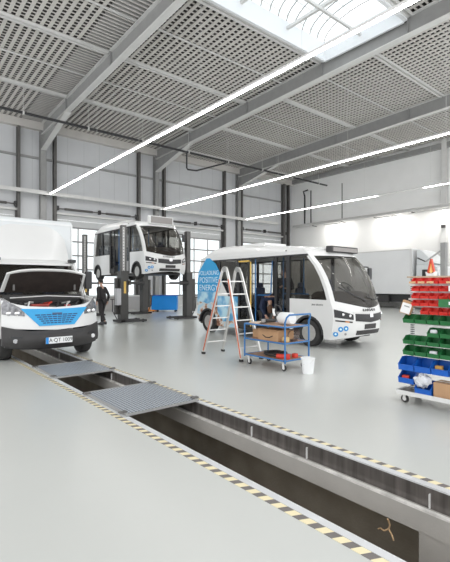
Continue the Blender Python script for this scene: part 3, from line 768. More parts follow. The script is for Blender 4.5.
# ------------------------------------------------------------------ box van with open bonnet
v = thing('box_van', 'white box van with open bonnet and blue grille, standing over the inspection pit', 'van', (2.93, 9.12, 0))
RV = [(.25, .10), (.45, .0), (.75, .04), (1.15, .10), (1.35, .2)]
def vp(u, z, off=0): return (1.0*u, lerp_tab(RV, z) + .34*abs(u)**3 - off, z)
def vpatch(name, f0, f1, zf0, zf1, off, th, mt, nu=12, nv=4, parent=v, bev=0):
    return MB().sheet(lambda s_, t_: vp(f0+(f1-f0)*s_, zf0(f0+(f1-f0)*s_)+(zf1(f0+(f1-f0)*s_)-zf0(f0+(f1-f0)*s_))*t_, off), nu, nv, (0, th, 0)).build(name, mt, parent, bevel=bev)
K = lambda c_: (lambda u: c_)
vpatch('front_panel', -1, 1, lambda u: .66+.06*abs(u), lambda u: 1.13-.04*abs(u)**2+.06*abs(u)+.17*abs(u)**4, 0, .06, WHITE, 24, 8)
vpatch('bumper', -1.0, 1.0, lambda u: .30+.06*abs(u)**3, lambda u: .62+.14*abs(u)**2, .05, .09, DARK, 24, 6)
vpatch('bumper_intake', -.55, .55, lambda u: .58, lambda u: .66, .06, .04, BLACK, 12, 2)
vpatch('lower_lip', -.95, .95, lambda u: .27+.06*abs(u)**3, lambda u: .31+.06*abs(u)**3, .03, .09, BLACK, 20, 2)
def hexf(u0b, u0t):
    return None
g = MB().sheet(lambda s_, t_: vp((-1+2*s_)*(.36+.33*t_), .755+.34*t_+.02*abs(-1+2*s_)*t_, .02), 16, 8, (0, .03, 0)).build('grille_panel', BLUEG, v)
m = MB()
for j in range(5):
    zz = .80+.042*j; hw = .30+.036*j
    for k in range(8):
        u0 = -hw+2*hw*k/8+.008; u1 = u0+2*hw/8-.016
        m.sheet(lambda s_, t_: vp(u0+(u1-u0)*s_, zz+.024*t_, .024), 1, 1, (0, .004, 0))
m.build('grille_slot', mat('deep_blue_slot', (.008, .07, .19), .5), g)
vpatch('grille_strip', -.1, .1, K(.99), K(1.02), .03, .02, mat('badge_dark', (.05, .10, .2), .4), 4, 1)
for sg in (-1, 1):
    h = MB().sheet(lambda s_, t_: vp(sg*(.62+.37*s_), .96+.04*s_+(.13+.20*s_)*t_, .014), 8, 4, (0, .03, 0)).build('headlight', mat('headlight_silver', (.22, .22, .23), .2, metal=.3, noise=.5, nscale=16), v)
    for q in (.74, .88):
        p_ = vp(sg*q, 1.02); MB().ell((p_[0], p_[1]-.02, p_[2]), .055, .025, .05).build('lens', CHROME, h)
    p_ = vp(sg*.80, .47, .05); f_ = MB().cyl((p_[0], p_[1]+.02, .47), (p_[0], p_[1]-.02, .47), .045).build('fog_light', CHROME, v)
    MB().sheet(lambda s_, t_: vp(sg*(.68+.2*s_), .52+.05*t_, .062), 3, 1, (0, .02, 0)).build('bumper_slot', BLACK, v)
    # wings
    wing = [(.34+.10, .70), (.44, 1.28), (.95, 1.35), (1.5, 1.36), (1.5, .5), (1.38, .5)] + [(.92+.46*math.cos(a_), .38+.46*math.sin(a_)) for a_ in [PI*k/12 for k in range(1, 12)]] + [(.44, .5)]
    MB().prism(wing, 'x', sg*1.0, sg*.95).build('wing', WHITE, v)
    MB().sheet(lambda s_, t_: (sg*(.84+.16*s_), .40+.75*t_+(.10*s_)*(1-t_), 1.255+.07*t_), 3, 4, (0, 0, -.03)).build('wing_top', WHITE, v)
    wheel(v, sg*.86, .92, .36, .24, sg, RIM)
    wheel(v, sg*.86, 4.6, .36, .24, sg, RIM)
    # cab side
    MB().prism([(1.5, .45), (1.5, 1.34), (2.2, 1.34), (2.2, .45)], 'x', sg*1.0, sg*.95).build('cab_door', WHITE, v)
    MB().prism([(1.12, 1.32), (1.66, 2.12), (2.2, 2.15), (2.2, 1.34)], 'x', sg*.97, sg*.955).build('door_window', TINT, v)
    MB().bar((sg*.96, 1.05, 1.34), (sg*.90, 1.66, 2.16), .07, .07).build('windshield_pillar', WHITE, v)
    a_ = MB().tube([(sg*.98, 1.5, 1.55), (sg*1.16, 1.42, 1.7)], .03).build('mirror_arm', BLACK, v)
    MB().box(sg*1.12, sg*1.3, 1.38, 1.46, 1.5, 1.95).build('mirror', BLACK, v, bevel=.03)
    MB().box(sg*.78, sg*.94, 1.52, 1.72, 2.16, 2.24).build('roof_marker', BLACK, v, bevel=.02)
MB().sheet(lambda s_, t_: ((-.90+1.8*s_)*(1-.05*t_), 1.06+.08*abs(2*s_-1)**2+.6*t_, 1.34+.80*t_), 10, 4, (0, .012, 0)).build('windshield', TINT, v)
MB().sheet(lambda s_, t_: (-.93+1.86*s_, 1.62+.6*t_+.04*abs(2*s_-1)**2, 2.13+.10*min(1, 3*t_)*(1-.3*abs(2*s_-1)**3)), 12, 6, (0, 0, -.05)).build('cab_roof', WHITE, v)
MB().box(-.93, .93, 2.1, 2.2, .5, 2.1).build('cab_back', DASH, v)
for sx in (-.5, .5):
    m = MB(); m.box(sx-.24, sx+.24, 1.75, 2.05, .7, 1.65); m.box(sx-.12, sx+.12, 1.8, 1.95, 1.65, 1.85); m.build('seat', SEATM, v, bevel=.04)
MB().box(-.9, .9, 1.12, 1.45, 1.05, 1.38).build('dashboard', DASH, v)
# bonnet: dark underside, white rim, raised
def bon(s_, t_, w0=.89, o=0):
    q = 2*s_-1
    return (q*(w0-.05*t_), 1.04-.46*t_+.07*abs(q)**2*t_, 1.45+.48*t_-.10*abs(q)**3*t_ + o)
b_ = MB().sheet(lambda s_, t_: bon(s_, t_), 16, 8, (0, .03, .03)).build('bonnet', WHITE, v)
MB().sheet(lambda s_, t_: bon(.04+.92*s_, .0+.94*t_, .89), 14, 6, (0, -.02, -.012)).build('bonnet_lining', mat('bonnet_felt', (.028, .02, .017), .9, noise=.25, nscale=6), b_)
for q in (.10, .90): 
    p_ = bon(q*.94+.03, .3); MB().box(p_[0]-.02, p_[0]+.02, p_[1]-.06, p_[1]-.03, p_[2]-.10, p_[2]+.04).build('hinge_plate', STEELD, b_)
MB().tube([(.78, .45, 1.16), (.74, .72, 1.78)], .008).build('bonnet_stay', STEELD, v)
# engine bay
MB().box(-.80, .80, .30, 1.02, .70, .78).build('bay_tray', BLACK, v)
MB().box(-.84, .84, 1.02, 1.06, .75, 1.38).build('bulkhead', DARK, v)
MB().box(-.86, .86, .97, 1.05, 1.26, 1.34).build('cowl', DARK, v)
MB().sheet(lambda s_, t_: vp(-.72+1.44*s_, 1.10, -.07-.07*t_), 12, 1, (0, 0, -.05)).build('lock_carrier', DARK, v)
MB().box(-.55, .15, .45, .95, .78, 1.13).build('drive_unit', mat('cast_metal', (.3, .29, .28), .5, metal=.4, noise=.3, nscale=12), v, bevel=.03)
MB().box(-.40, -.05, .42, .62, 1.131, 1.19).build('red_cover', mat('dull_red_plastic', (.35, .05, .035), .4, noise=.2, nscale=10), v, bevel=.02)
MB().box(.45, .72, .50, .85, .78, 1.15).build('battery', BLACK, v, bevel=.02)
MB().cyl((.38, .55, .8), (.38, .55, 1.16), .07).build('fluid_reservoir', mat('pink_fluid_tank', (.5, .12, .12), .4, noise=.2), v)
MB().ell((-.68, .6, 1.02), .09, .12, .1).build('washer_tank', PLASTW, v)
for k in range(7):
    x_ = -.7+.2*k
    MB().tube([(x_, .42, 1.08), (x_+.08, .55, 1.20+.04*math.sin(k*2)), (x_+.2, .75, 1.22), (x_+.1, .98, 1.18)], .018).build('hose', [BLACK, STEELL, BLACK, REDP][k % 4], v)
MB().tube([(-.75, .8, 1.32), (0, .72, 1.36), (.8, .8, 1.32)], .012).build('strut_brace', STEELL, v)
# plate
p_ = MB().box(-.27, .27, -.09, -.075, .39, .52).build('number_plate', PLASTW, v)
MB().box(-.27, -.215, -.093, -.0901, .39, .52).build('plate_band', PLATEBLUE, p_)
text('plate_lettering', 'A·QT 1009', .112, INK, p_, (.03, -.0915, .455), (PI/2, 0, 0), .0012, .92)
# box body with air deflector
MB().box(-1.10, 1.10, 2.24, 6.2, .95, 3.28).build('cargo_box', WHITE2, v, bevel=.06)
MB().sheet(lambda s_, t_: ((-1+2*s_)*(.93-.08*t_), 1.80+.42*t_+.25*abs(2*s_-1)**3*(1-t_*.4), 2.22+.88*t_**.8), 20, 8, (0, .03, 0)).build('air_deflector', WHITE, v)
m = MB(); m.box(-1.09, -1.05, 2.225, 2.24, 1.0, 3.2); m.box(1.05, 1.09, 2.225, 2.24, 1.0, 3.2); m.box(-1.05, 1.05, 2.225, 2.24, 3.16, 3.2)
m.build('box_trim', PLASTW, v)
MB().box(-.45, .45, .6, 6.0, .45, .62).build('chassis', BLACK, v)

# ------------------------------------------------------------------ white truck by the right wall
t = thing('box_truck', 'large white box truck parked along the right wall behind the bus', 'truck', (28.5, 12.1, 0))
MB().box(-1.2, 1.2, 1.75, 9.3, .98, 4.02).build('cargo_box', mat('truck_grey_white', (.80, .805, .81), .45, noise=.02, nscale=1), t, bevel=.05)
m = MB(); m.box(-1.23, -1.2, 1.72, 1.80, .98, 4.0); m.box(-1.23, -1.2, 1.8, 9.3, 3.93, 4.0); m.build('box_edge', STEELL, t)
MB().box(-.9, .9, .4, 9.2, .45, .95).build('chassis', BLACK, t)
MB().box(-1.15, -1.05, 3.4, 6.6, .38, .9).build('side_skirt', DARK, t)
m = MB(); m.prism([(1.5, .55), (0, .55), (-.15, 1.4), (.15, 2.75), (.5, 2.95), (1.5, 2.95)], 'x', -1.1, 1.1); m.build('cab', WHITE2, t, bevel=.05)
MB().prism([(.25, 2.0), (.35, 2.6), (1.1, 2.6), (1.1, 2.0)], 'x', -1.115, -1.1).build('cab_window', BLACK, t)
MB().prism([(.3, 2.97), (1.5, 2.97), (1.5, 3.95), (1.2, 3.85)], 'x', -1.0, 1.0).build('roof_deflector', WHITE2, t)
for wy in (.7, 6.9, 8.2):
    for sg in (-1, 1): wheel(t, sg*.98, wy, .48, .28, sg)
# post with arm and tall cabinet at the right edge
t = thing('lift_post', 'tall grey steel post with a slanted arm behind the bin rack', 'post', (21.2, 9.15, 0))
MB().box(-.12, .12, -.12, .12, .03, 3.65).build('post', STEEL, t)
MB().box(-.3, .3, -.3, .3, 0, .03).build('foot_plate', STEEL, t)
MB().bar((-.1, .12, 3.25), (-.35, .72, 2.75), .06, .08).build('arm', STEEL, t)
MB().bar((-.35, .72, 2.75), (-.42, 1.1, 2.95), .05, .06).build('arm_tip', DARK, t)
t = thing('tall_cabinet', 'tall white cabinet at the right edge behind the bin rack', 'cabinet', (22.4, 8.25, 0))
MB().box(-.5, .5, -.6, .6, .02, 3.5).build('body', PLASTW, t, bevel=.01)
MB().box(-.503, -.5, -.02, 0, .1, 3.4).build('door_gap', DARK, t)
MB().box(-.42, .1, .15, .55, 3.5, 3.75).build('top_unit', DARK, t)

# ------------------------------------------------------------------ ladder
l = thing('step_ladder', 'aluminium folding ladder standing open beside the bus, with orange edge strips', 'ladder', (5.85, 7.27, 0))
ZT = 1.98
def lx(x, z): return x + (.10 if x < .29 else -.10)*z/ZT
def stile(x, sgn):
    pts = [(x, sgn*.66, .03), (lx(x, ZT-.22), sgn*.14, ZT-.22), (lx(x, ZT-.08), sgn*.09, ZT-.08), (lx(x, ZT), sgn*.035, ZT)]
    m = MB()
    for a_, b__ in zip(pts, pts[1:]): m.bar(a_, b__, .028, .065, up=(0, 1, 0))
    return m
for x in (0, .58):
    for sgn in (-1, 1):
        st = stile(x, sgn).build('stile', ALU, l)
        MB().box(x-.025, x+.025, sgn*.66-.045, sgn*.66+.045, 0, .05).build('rubber_foot', RUBBER, st)
        if x == 0:
            m = MB(); m.bar((lx(x, .08)-.017, sgn*.655, .08), (lx(x, ZT-.25)-.017, sgn*.145, ZT-.25), .006, .03, up=(0, 1, 0)); m.build('edge_strip', mat('orange_strip', (.62, .16, .08), .5), st)
    MB().cyl((lx(x, ZT)-.03, 0, ZT-.03), (lx(x, ZT)+.03, 0, ZT-.03), .06).build('hinge', STEEL, l)
for sgn in (-1, 1):
    for k in range(6):
        z = .28+k*.28; f = (z-.03)/(ZT-.25); yy = sgn*(.66-.52*f)
        MB().box(lx(0, z)+.012, lx(.58, z)-.012, yy-.02, yy+.02, z-.012, z+.012).build('rung', ALU, l)

# ------------------------------------------------------------------ workshop cart
CX0, CX1, CY0, CY1 = 5.76, 6.43, 5.30, 6.40
c = thing('workshop_cart', 'blue tubular workshop cart with three trays standing in front of the bus', 'cart', (CX0, CY0, 0))
W, L = CX1-CX0, CY1-CY0
for (x, y, h) in ((0, 0, .92), (W, 0, .92), (0, L, .82), (W, L, .82)):
    MB().tube([(x, y, .16), (x, y, h)], .017, 10).build('post', BLUEF, c)
def frame(z, name, wood=True):
    m = MB()
    m.tube([(0, 0, z), (W, 0, z)], .016); m.tube([(0, L, z), (W, L, z)], .016); m.tube([(0, 0, z), (0, L, z)], .016); m.tube([(W, 0, z), (W, L, z)], .016)
    o = m.build(name + '_frame', BLUEF, c)
    MB().box(.018, W-.018, .018, L-.018, z-.006, z+.008).build(name, WOOD, c)
frame(.20, 'bottom_tray'); frame(.52, 'middle_tray'); frame(.82, 'top_tray')
m = MB(); m.tube([(0, 0, .90), (0, -.04, 1.0), (.04, -.07, 1.05), (W-.04, -.07, 1.05), (W, -.04, 1.0), (W, 0, .90)], .017); m.build('push_handle', BLUEF, c)
for x in (.06, W-.06):
    for y in (.08, L-.08):
        w_ = MB().lathe([(.055, -.016), (.06, -.01), (.06, .01), (.055, .016)], (0, 0, 0), 'x', 18).build('caster', RUBBER, c, (x, y, .06))
        MB().lathe([(.03, -.018), (.03, .018)], (0, 0, 0), 'x', 14).build('caster_hub', STEELL, w_)
        m = MB(); m.box(-.024, -.019, -.025, .025, -.02, .08); m.box(.019, .024, -.025, .025, -.02, .08); m.box(-.03, .03, -.03, .03, .08, .105); m.build('caster_fork', STEELL, w_)
# items on the cart
def C(x, y, z): return (CX0+x, CY0+y, z)
t = thing('cardboard_box', 'open brown cardboard box on the middle tray of the blue cart', 'box', C(.28, .50, .529))
m = MB(); m.box(-.22, .22, -.27, .27, 0, .012); m.box(-.22, -.21, -.27, .27, .012, .21); m.box(.21, .22, -.27, .27, .012, .21); m.box(-.21, .21, -.27, -.26, .012, .21); m.box(-.21, .21, .26, .27, .012, .21)
m.build('body', CARD, t)
m = MB(); m.tube([(-.222, -.13, .10), (-.224, -.04, .06), (-.224, .06, .06), (-.222, .14, .10)], .009, 6); m.build('printed_curve', INK, t)
m = MB(); m.sheet(lambda s_, u: (-.22-.10*u, -.26+.52*s_, .21+.015*u), 1, 1, (0, 0, .004), False); m.build('flap', CARD, t)
tag(MB().box(-.16, .16, -.15, .15, 0, .17).build('parts_carton', CARD, None, C(.36, .93, .529), bevel=.005), 'small brown carton at the far left end of the middle tray of the blue cart', 'box')
# cable coil on the bottom tray
m = MB()
for k in range(6):
    R_ = .17+.016*(k % 3); z = .018+.022*(k//3)+.004*k
    m.tube([(R_*math.cos(2*PI*j/22)*.95, R_*1.25*math.sin(2*PI*j/22), z+.006*math.sin(j)) for j in range(23)], .013, 6)
tag(m.build('cable_coil', BLACK, None, C(.32, .55, .212)), 'black coiled cable on the bottom tray of the blue cart', 'cable coil')
t = thing('hand_tool', 'red and black power tool lying on the bottom tray of the blue cart', 'power tool', C(.13, .20, .21), .4)
MB().cyl((0, -.10, .045), (0, .10, .045), .042).build('tool_body', REDP, t)
MB().cyl((0, .10, .045), (0, .16, .045), .025).build('chuck', BLACK, t)
MB().box(-.03, .03, -.16, -.10, .0, .10).build('tool_grip', REDP, t, bevel=.01)
tag(MB().box(-.05, .05, -.04, .04, 0, .08).build('red_tin', REDP, None, C(.42, .13, .21), bevel=.01), 'small red tin beside the power tool on the bottom tray of the cart', 'tin')
# white canister with hose on the top tray
t = thing('spray_canister', 'white plastic canister with a hose lying on the top tray of the blue cart', 'canister', C(.36, .30, .83))
MB().lathe([(.02, -.17), (.10, -.17), (.12, -.14), (.12, .12), (.09, .16), (.045, .18), (.04, .22), (.01, .22)], (0, 0, .122), 'y', 20).build('tank', PLASTW, t)
MB().tube([(0, .20, .14), (-.02, .26, .20), (-.04, .30, .30), (-.04, .25, .38), (-.03, .16, .36), (-.02, .10, .27)], .012).build('hose', BLACK, t)
MB().tube([(-.04, .27, .16), (-.04, .30, .24), (-.05, .29, .30)], .026).build('nozzle', PLASTW, t)
t = thing('angle_grinder', 'dark grey angle grinder on the top tray of the blue cart', 'power tool', C(.33, .73, .83), 1.4)
MB().cyl((0, -.14, .05), (0, .10, .055), .036, .042).build('grinder_body', DARK, t)
MB().cyl((.0, .14, .035), (0, .14, .09), .045).build('gear_head', STEEL, t)
MB().lathe([(.07, 0), (.07, .006)], (0, .14, .012), 'z', 20).build('disc', STEELD, t)
MB().cyl((.03, .11, .06), (.13, .13, .07), .016).build('side_handle', BLACK, t)
tag(MB().box(-.20, .20, -.12, .12, 0, .016).build('board', mat('manila_paper', (.66, .55, .45), .8), None, C(.30, .96, .83)), 'flat beige board on the far left end of the cart top tray', 'board')
# cable mess and roll on the middle tray, handle end
m = MB()
for k in range(5):
    R_ = .085+.01*k
    m.tube([(.02*k-.05+R_*.35*math.sin(2*PI*j/18), R_*math.cos(2*PI*j/18), .12+R_*math.sin(2*PI*j/18)) for j in range(19)], .006, 5)
m.box(-.09, .05, -.07, .07, 0, .012)
tag(m.build('wire_bundle', mat('wire_mix', (.16, .12, .11), .6, noise=.4, nscale=20), None, C(.38, .14, .531)), 'tangled bundle of dark wires at the handle end of the cart middle tray', 'wires')
tag(MB().cyl((0, -.05, .055), (0, .05, .055), .053).build('tape_roll', mat('tan_tape', (.6, .42, .2), .5), None, C(.13, .10, .529)), 'tan tape roll at the handle end of the cart middle tray', 'tape roll')

# bucket
t = thing('bucket', 'white plastic bucket on the floor at the right end of the blue cart', 'bucket', (6.03, 4.99, 0))
MB().lathe([(.005, .012), (.10, .012), (.125, .27), (.132, .272), (.132, .285), (.120, .285), (.097, 0), (.005, 0)], (0, 0, 0), 'z', 26).build('pail', PLASTW, t)
MB().tube([(.0, -.13, .26), (-.06, -.10, .20), (-.125, 0, .17), (-.06, .10, .20), (0, .13, .26)], .004, 6).build('bail_handle', STEELL, t)

# ------------------------------------------------------------------ bin rack
def slot_material():
    m = mat('slotted_steel', (.6, .6, .6), .5)
    nt = m.node_tree; b = nt.nodes['Principled BSDF']
    tc = nt.nodes.new('ShaderNodeTexCoord'); sx = nt.nodes.new('ShaderNodeSeparateXYZ')
    nt.links.new(tc.outputs['Object'], sx.inputs[0])
    d = nt.nodes.new('ShaderNodeMath'); d.operation = 'DIVIDE'; d.inputs[1].default_value = .03; nt.links.new(sx.outputs['Z'], d.inputs[0])
    f = nt.nodes.new('ShaderNodeMath'); f.operation = 'FRACT'; nt.links.new(d.outputs[0], f.inputs[0])
    g = nt.nodes.new('ShaderNodeMath'); g.operation = 'GREATER_THAN'; g.inputs[1].default_value = .5; nt.links.new(f.outputs[0], g.inputs[0])
    mx = nt.nodes.new('ShaderNodeMix'); mx.data_type = 'RGBA'
    mx.inputs['A'].default_value = (.65, .65, .64, 1); mx.inputs['B'].default_value = (.10, .10, .10, 1)
    nt.links.new(g.outputs[0], mx.inputs['Factor']); nt.links.new(mx.outputs['Result'], b.inputs['Base Color'])
    return m
SLOT = slot_material()
r = thing('bin_rack', 'wheeled grey rack of red, green and blue storage bins at the right edge', 'rack', (5.5, 1.97, 0))
for y in (.95, .35): 
    MB().box(.262, .30, y-.02, y+.02, .16, 1.72).build('upright', SLOT, r)
MB().box(.27, .31, -.25, -.21, .16, 1.72).build('upright', STEELL, r)
MB().box(.0, .52, -.35, 1.03, .14, .158).build('base_tray', mat('dark_tray', (.10, .09, .08), .5, noise=.2), r)
m = MB(); m.box(-.015, 0, -.35, 1.03, .12, .175); m.box(.52, .535, -.35, 1.03, .12, .175); m.box(0, .52, 1.03, 1.045, .12, .175); m.build('base_edge', STEELL, r)
for (x, y) in ((.07, .95), (.45, .95), (.07, -.28), (.45, -.28)):
    w_ = MB().lathe([(.045, -.016), (.052, -.01), (.052, .01), (.045, .016)], (0, 0, 0), 'x', 18).build('caster', RUBBER, r, (x, y, .052))
    MB().lathe([(.028, -.018), (.028, .018)], (0, 0, 0), 'x', 12).build('caster_hub', STEELL, w_)
    m = MB(); m.box(-.024, -.019, -.02, .02, 0, .06); m.box(.019, .024, -.02, .02, 0, .06); m.box(-.024, .024, -.02, .02, .06, .068); m.build('caster_fork', STEELL, w_)
rows = [('red', 1.605, 1.685), ('red', 1.505, 1.575), ('red', 1.405, 1.48), ('red', 1.305, 1.385), ('red', 1.195, 1.285),
        ('green', 1.07, 1.185), ('green', .905, 1.02), ('green', .785, .895), ('green', .635, .755), ('blue', .43, .60), ('blue', .255, .41)]
for k, (c_, z0, z1) in enumerate(rows):
    MB().box(.245, .26, -.3, .99, z0-.012 if k else z0-.02, z0+.012).build('hanging_rail', STEELL, r)
MB().box(.20, .36, -.3, .99, 1.70, 1.72).build('top_shelf', mat('tan_wood_strip', (.55, .42, .30), .6, noise=.1), r)
rowname = ['top red row', 'second red row', 'third red row', 'fourth red row', 'lowest red row', 'top green row', 'second green row', 'third green row', 'lowest green row', 'upper blue row', 'lower blue row']
ordn = ['first', 'second', 'third', 'fourth', 'fifth', 'sixth', 'seventh', 'eighth', 'ninth']
BINM = {'red': REDB, 'green': GREENB, 'blue': BLUEB}
def bin_mesh(w, d, h, th=.007):
    m = MB(); hw = w/2
    side = [(-d, .0), (-d-.012, h*.50), (-d*.93, h*.62), (-d*.55, h), (0, h), (0, 0)]
    m.prism([(p[0], p[1]) for p in side], 'y', -hw, -hw+th); m.prism(side, 'y', hw-th, hw)
    m.box(-d, 0, -hw+th, hw-th, 0, th); m.box(-th, 0, -hw+th, hw-th, th, h)
    m.sheet(lambda u, v_: (-d-.012*v_, -hw+th+(w-2*th)*u, h*.46*v_), 1, 1, (th, 0, 0), False)
    m.box(-d-.020, -d-.008, -hw, hw, h*.42, h*.48)
    return m
protos = {}
binobjs = {}
def place_bin(c_, pitch, d, h, yc_, z0, lab, grp, dx=0):
    key = (c_, pitch, round(h, 3))
    if key not in protos:
        o = bin_mesh(pitch-.014, d, h).build(c_ + '_bin', BINM[c_]); protos[key] = o
    else: o = protos[key].copy(); COL.objects.link(o)
    o.location = (5.5+.243+dx, yc_-.03, z0); tag(o, lab, 'storage bin', grp); return o
for k, (c_, z0, z1) in enumerate(rows):
    pitch = {'red': .122, 'green': .165, 'blue': .225}[c_]; d = {'red': .10, 'green': .16, 'blue': .21}[c_]
    ytop = {'red': 2.90, 'green': 2.99, 'blue': 3.03}[c_]; N = {'red': 9, 'green': 7, 'blue': 5}[c_]
    for j in range(N):
        if k == 6 and j < 2: continue
        if k == 10 and j > 0: continue
        if k == 4 and j == 0: continue
        q = 0
        lab = '%s storage bin in the %s of the rack, %s from the left end' % (c_, rowname[k], ordn[j])
        place_bin(c_, pitch, d, round(z1-z0, 3), ytop-pitch*(j+.5), z0+.013, lab, c_ + ' bins in the ' + rowname[k])
o = place_bin('blue', .225, .21, .17, 3.03-.225*1.5-.02, .161, 'blue storage bin filled with crumpled plastic bags, standing on the rack base', 'blue bins in the lower blue row', -.03)
m = MB()
rr = random.Random(3)
m.ell((0, 0, 0), .085, .10, .075, 16, 10)
m.v = [(x*(1+rr.uniform(-.35, .45)), y*(1+rr.uniform(-.3, .35)), z*(1+rr.uniform(-.35, .5))) for x, y, z in m.v]
tag(m.build('plastic_bag', BAG, None, (5.565, 2.67, .335)), 'crumpled clear plastic bag spilling out of the blue bin on the rack base', 'bag')
t = thing('cardboard_box', 'brown cardboard box on the rack base right of the plastic bag', 'box', (5.64, 2.38, .161))
MB().box(-.11, .11, -.14, .14, 0, .19).build('body', CARD, t, bevel=.004)
MB().box(-.02, .02, -.139, .139, .19, .192).build('tape', mat('parcel_tape', (.55, .4, .25), .3), t)
# contents
def content(name, mt, pos, sz, lab, cat='part', rz=0, bev=.004):
    o = MB().box(-sz[0]/2, sz[0]/2, -sz[1]/2, sz[1]/2, 0, sz[2]).build(name, mt, None, pos, bevel=bev); o.rotation_euler.z = rz
    return tag(o, lab, cat)
content('red_part', REDP, (5.60, 2.92, .275), (.09, .09, .09), 'bright red plastic parts in the left bin of the lower blue row', rz=.3)
content('carton', mat('ochre_carton', (.50, .27, .07), .7, noise=.1), (5.59, 2.47, .449), (.07, .09, .11), 'ochre carton in the third bin of the upper blue row', 'box', .2)
content('part_bag', BAG, (5.64, 2.565, .654), (.09, .10, .08), 'grey bag of small parts in the third bin of the lowest green row', 'bag', .3, .02)
content('part_bag', BAG, (5.64, 2.565, .924), (.08, .09, .09), 'grey bag of small parts in the third bin of the second green row', 'bag', .5, .02)
for j, yy in enumerate((2.84, 2.72, 2.60, 2.35)):
    content('label_card', mat('tan_card', (.72, .45, .24), .8), (5.614, yy, 1.622), (.003, .09, .026), 'tan label card on the front of the %s bin of the top red row' % ordn[[0, 1, 2, 4][j]], 'label card', 0, 0)
content('white_carton', PAPER, (5.62, 2.28, 1.519), (.12, .14, .07), 'white carton in the second red row near the right edge', 'box', .1)
t = thing('clipped_card', 'tilted white note sheet on brown carton at the left end of the red bins', 'note', (5.63, 2.93, 1.30), .25)
t.rotation_euler = (.3, 0, .25)
MB().box(0, .09, -.07, .07, -.10, .08).build('carton', CARD, t, bevel=.003)
MB().box(-.004, -.0005, -.062, .062, -.09, .05).build('note', PAPER, t)
MB().box(-.006, -.0045, -.04, .03, -.0, .015).build('print', STEEL, t)
t = thing('green_carton', 'dark green carton stacked in front of the red bins near the right edge', 'box', (5.59, 2.36, 1.32), .15)
t.rotation_euler.y = 0
MB().box(-.06, .05, -.10, .10, 0, .10).build('body', GREENB, t, bevel=.003)
MB().box(-.063, -.0605, -.08, -.02, .03, .07).build('sticker', PAPER, t)
# warning triangle on top of the rack
t = thing('warning_triangle', 'orange and red folding warning triangle in a white holder on top of the rack', 'warning sign', (5.78, 2.66, 1.721), -PI/2-.25+PI/2)
m = MB()
for a_, b__ in (((-.055, .02), (0, .23)), ((.055, .02), (0, .23)), ((-.055, .03), (.055, .03))):
    m.bar((0, a_[0], a_[1]), (0, b__[0], b__[1]), .018, .028, up=(1, 0, 0))
m.build('red_frame', mat('reflector_red', (.65, .07, .03), .3), t)
MB().prism([(-.04, .05), (.04, .05), (0, .2)], 'x', -.004, .004).build('reflector', mat('reflector_orange', (.95, .42, .08), .3, noise=.1), t)
MB().prism([(-.012, .03), (.012, .03), (0, .15)], 'x', -.008, -.0041).build('reflector_bar', mat('reflector_yellow', (.95, .75, .35), .3), t)
MB().prism([(-.06, 0.0), (.06, .0), (.075, .06), (.03, .035), (-.03, .035), (-.075, .06)], 'x', -.03, .03).build('holder', PLASTW, t, bevel=.006)

# ------------------------------------------------------------------ people
def skin_mesh(name, verts, edges, m, parent, sub=1, root=0):
    me = bpy.data.meshes.new(name); me.from_pydata([v_[0] for v_ in verts], edges, [])
    o = bpy.data.objects.new(name, me); COL.objects.link(o)
    md = o.modifiers.new('skin', 'SKIN'); md.use_smooth_shade = True
    sv = me.skin_vertices[0].data
    for i, v_ in enumerate(verts):
        rr_ = v_[1]; sv[i].radius = rr_ if isinstance(rr_, tuple) else (rr_, rr_)
        sv[i].use_root = False
    rootset = root if isinstance(root, (list, tuple)) else [root]
    for q in rootset: sv[q].use_root = True
    sb = o.modifiers.new('sub', 'SUBSURF'); sb.levels = sub; sb.render_levels = sub
    dg = bpy.context.evaluated_depsgraph_get(); dg.update()
    me2 = bpy.data.meshes.new_from_object(o.evaluated_get(dg)); bpy.data.objects.remove(o)
    me2.materials.clear(); me2.materials.append(m)
    for p in me2.polygons: p.use_smooth = True
    o = bpy.data.objects.new(name, me2); COL.objects.link(o); o.parent = parent
    return o

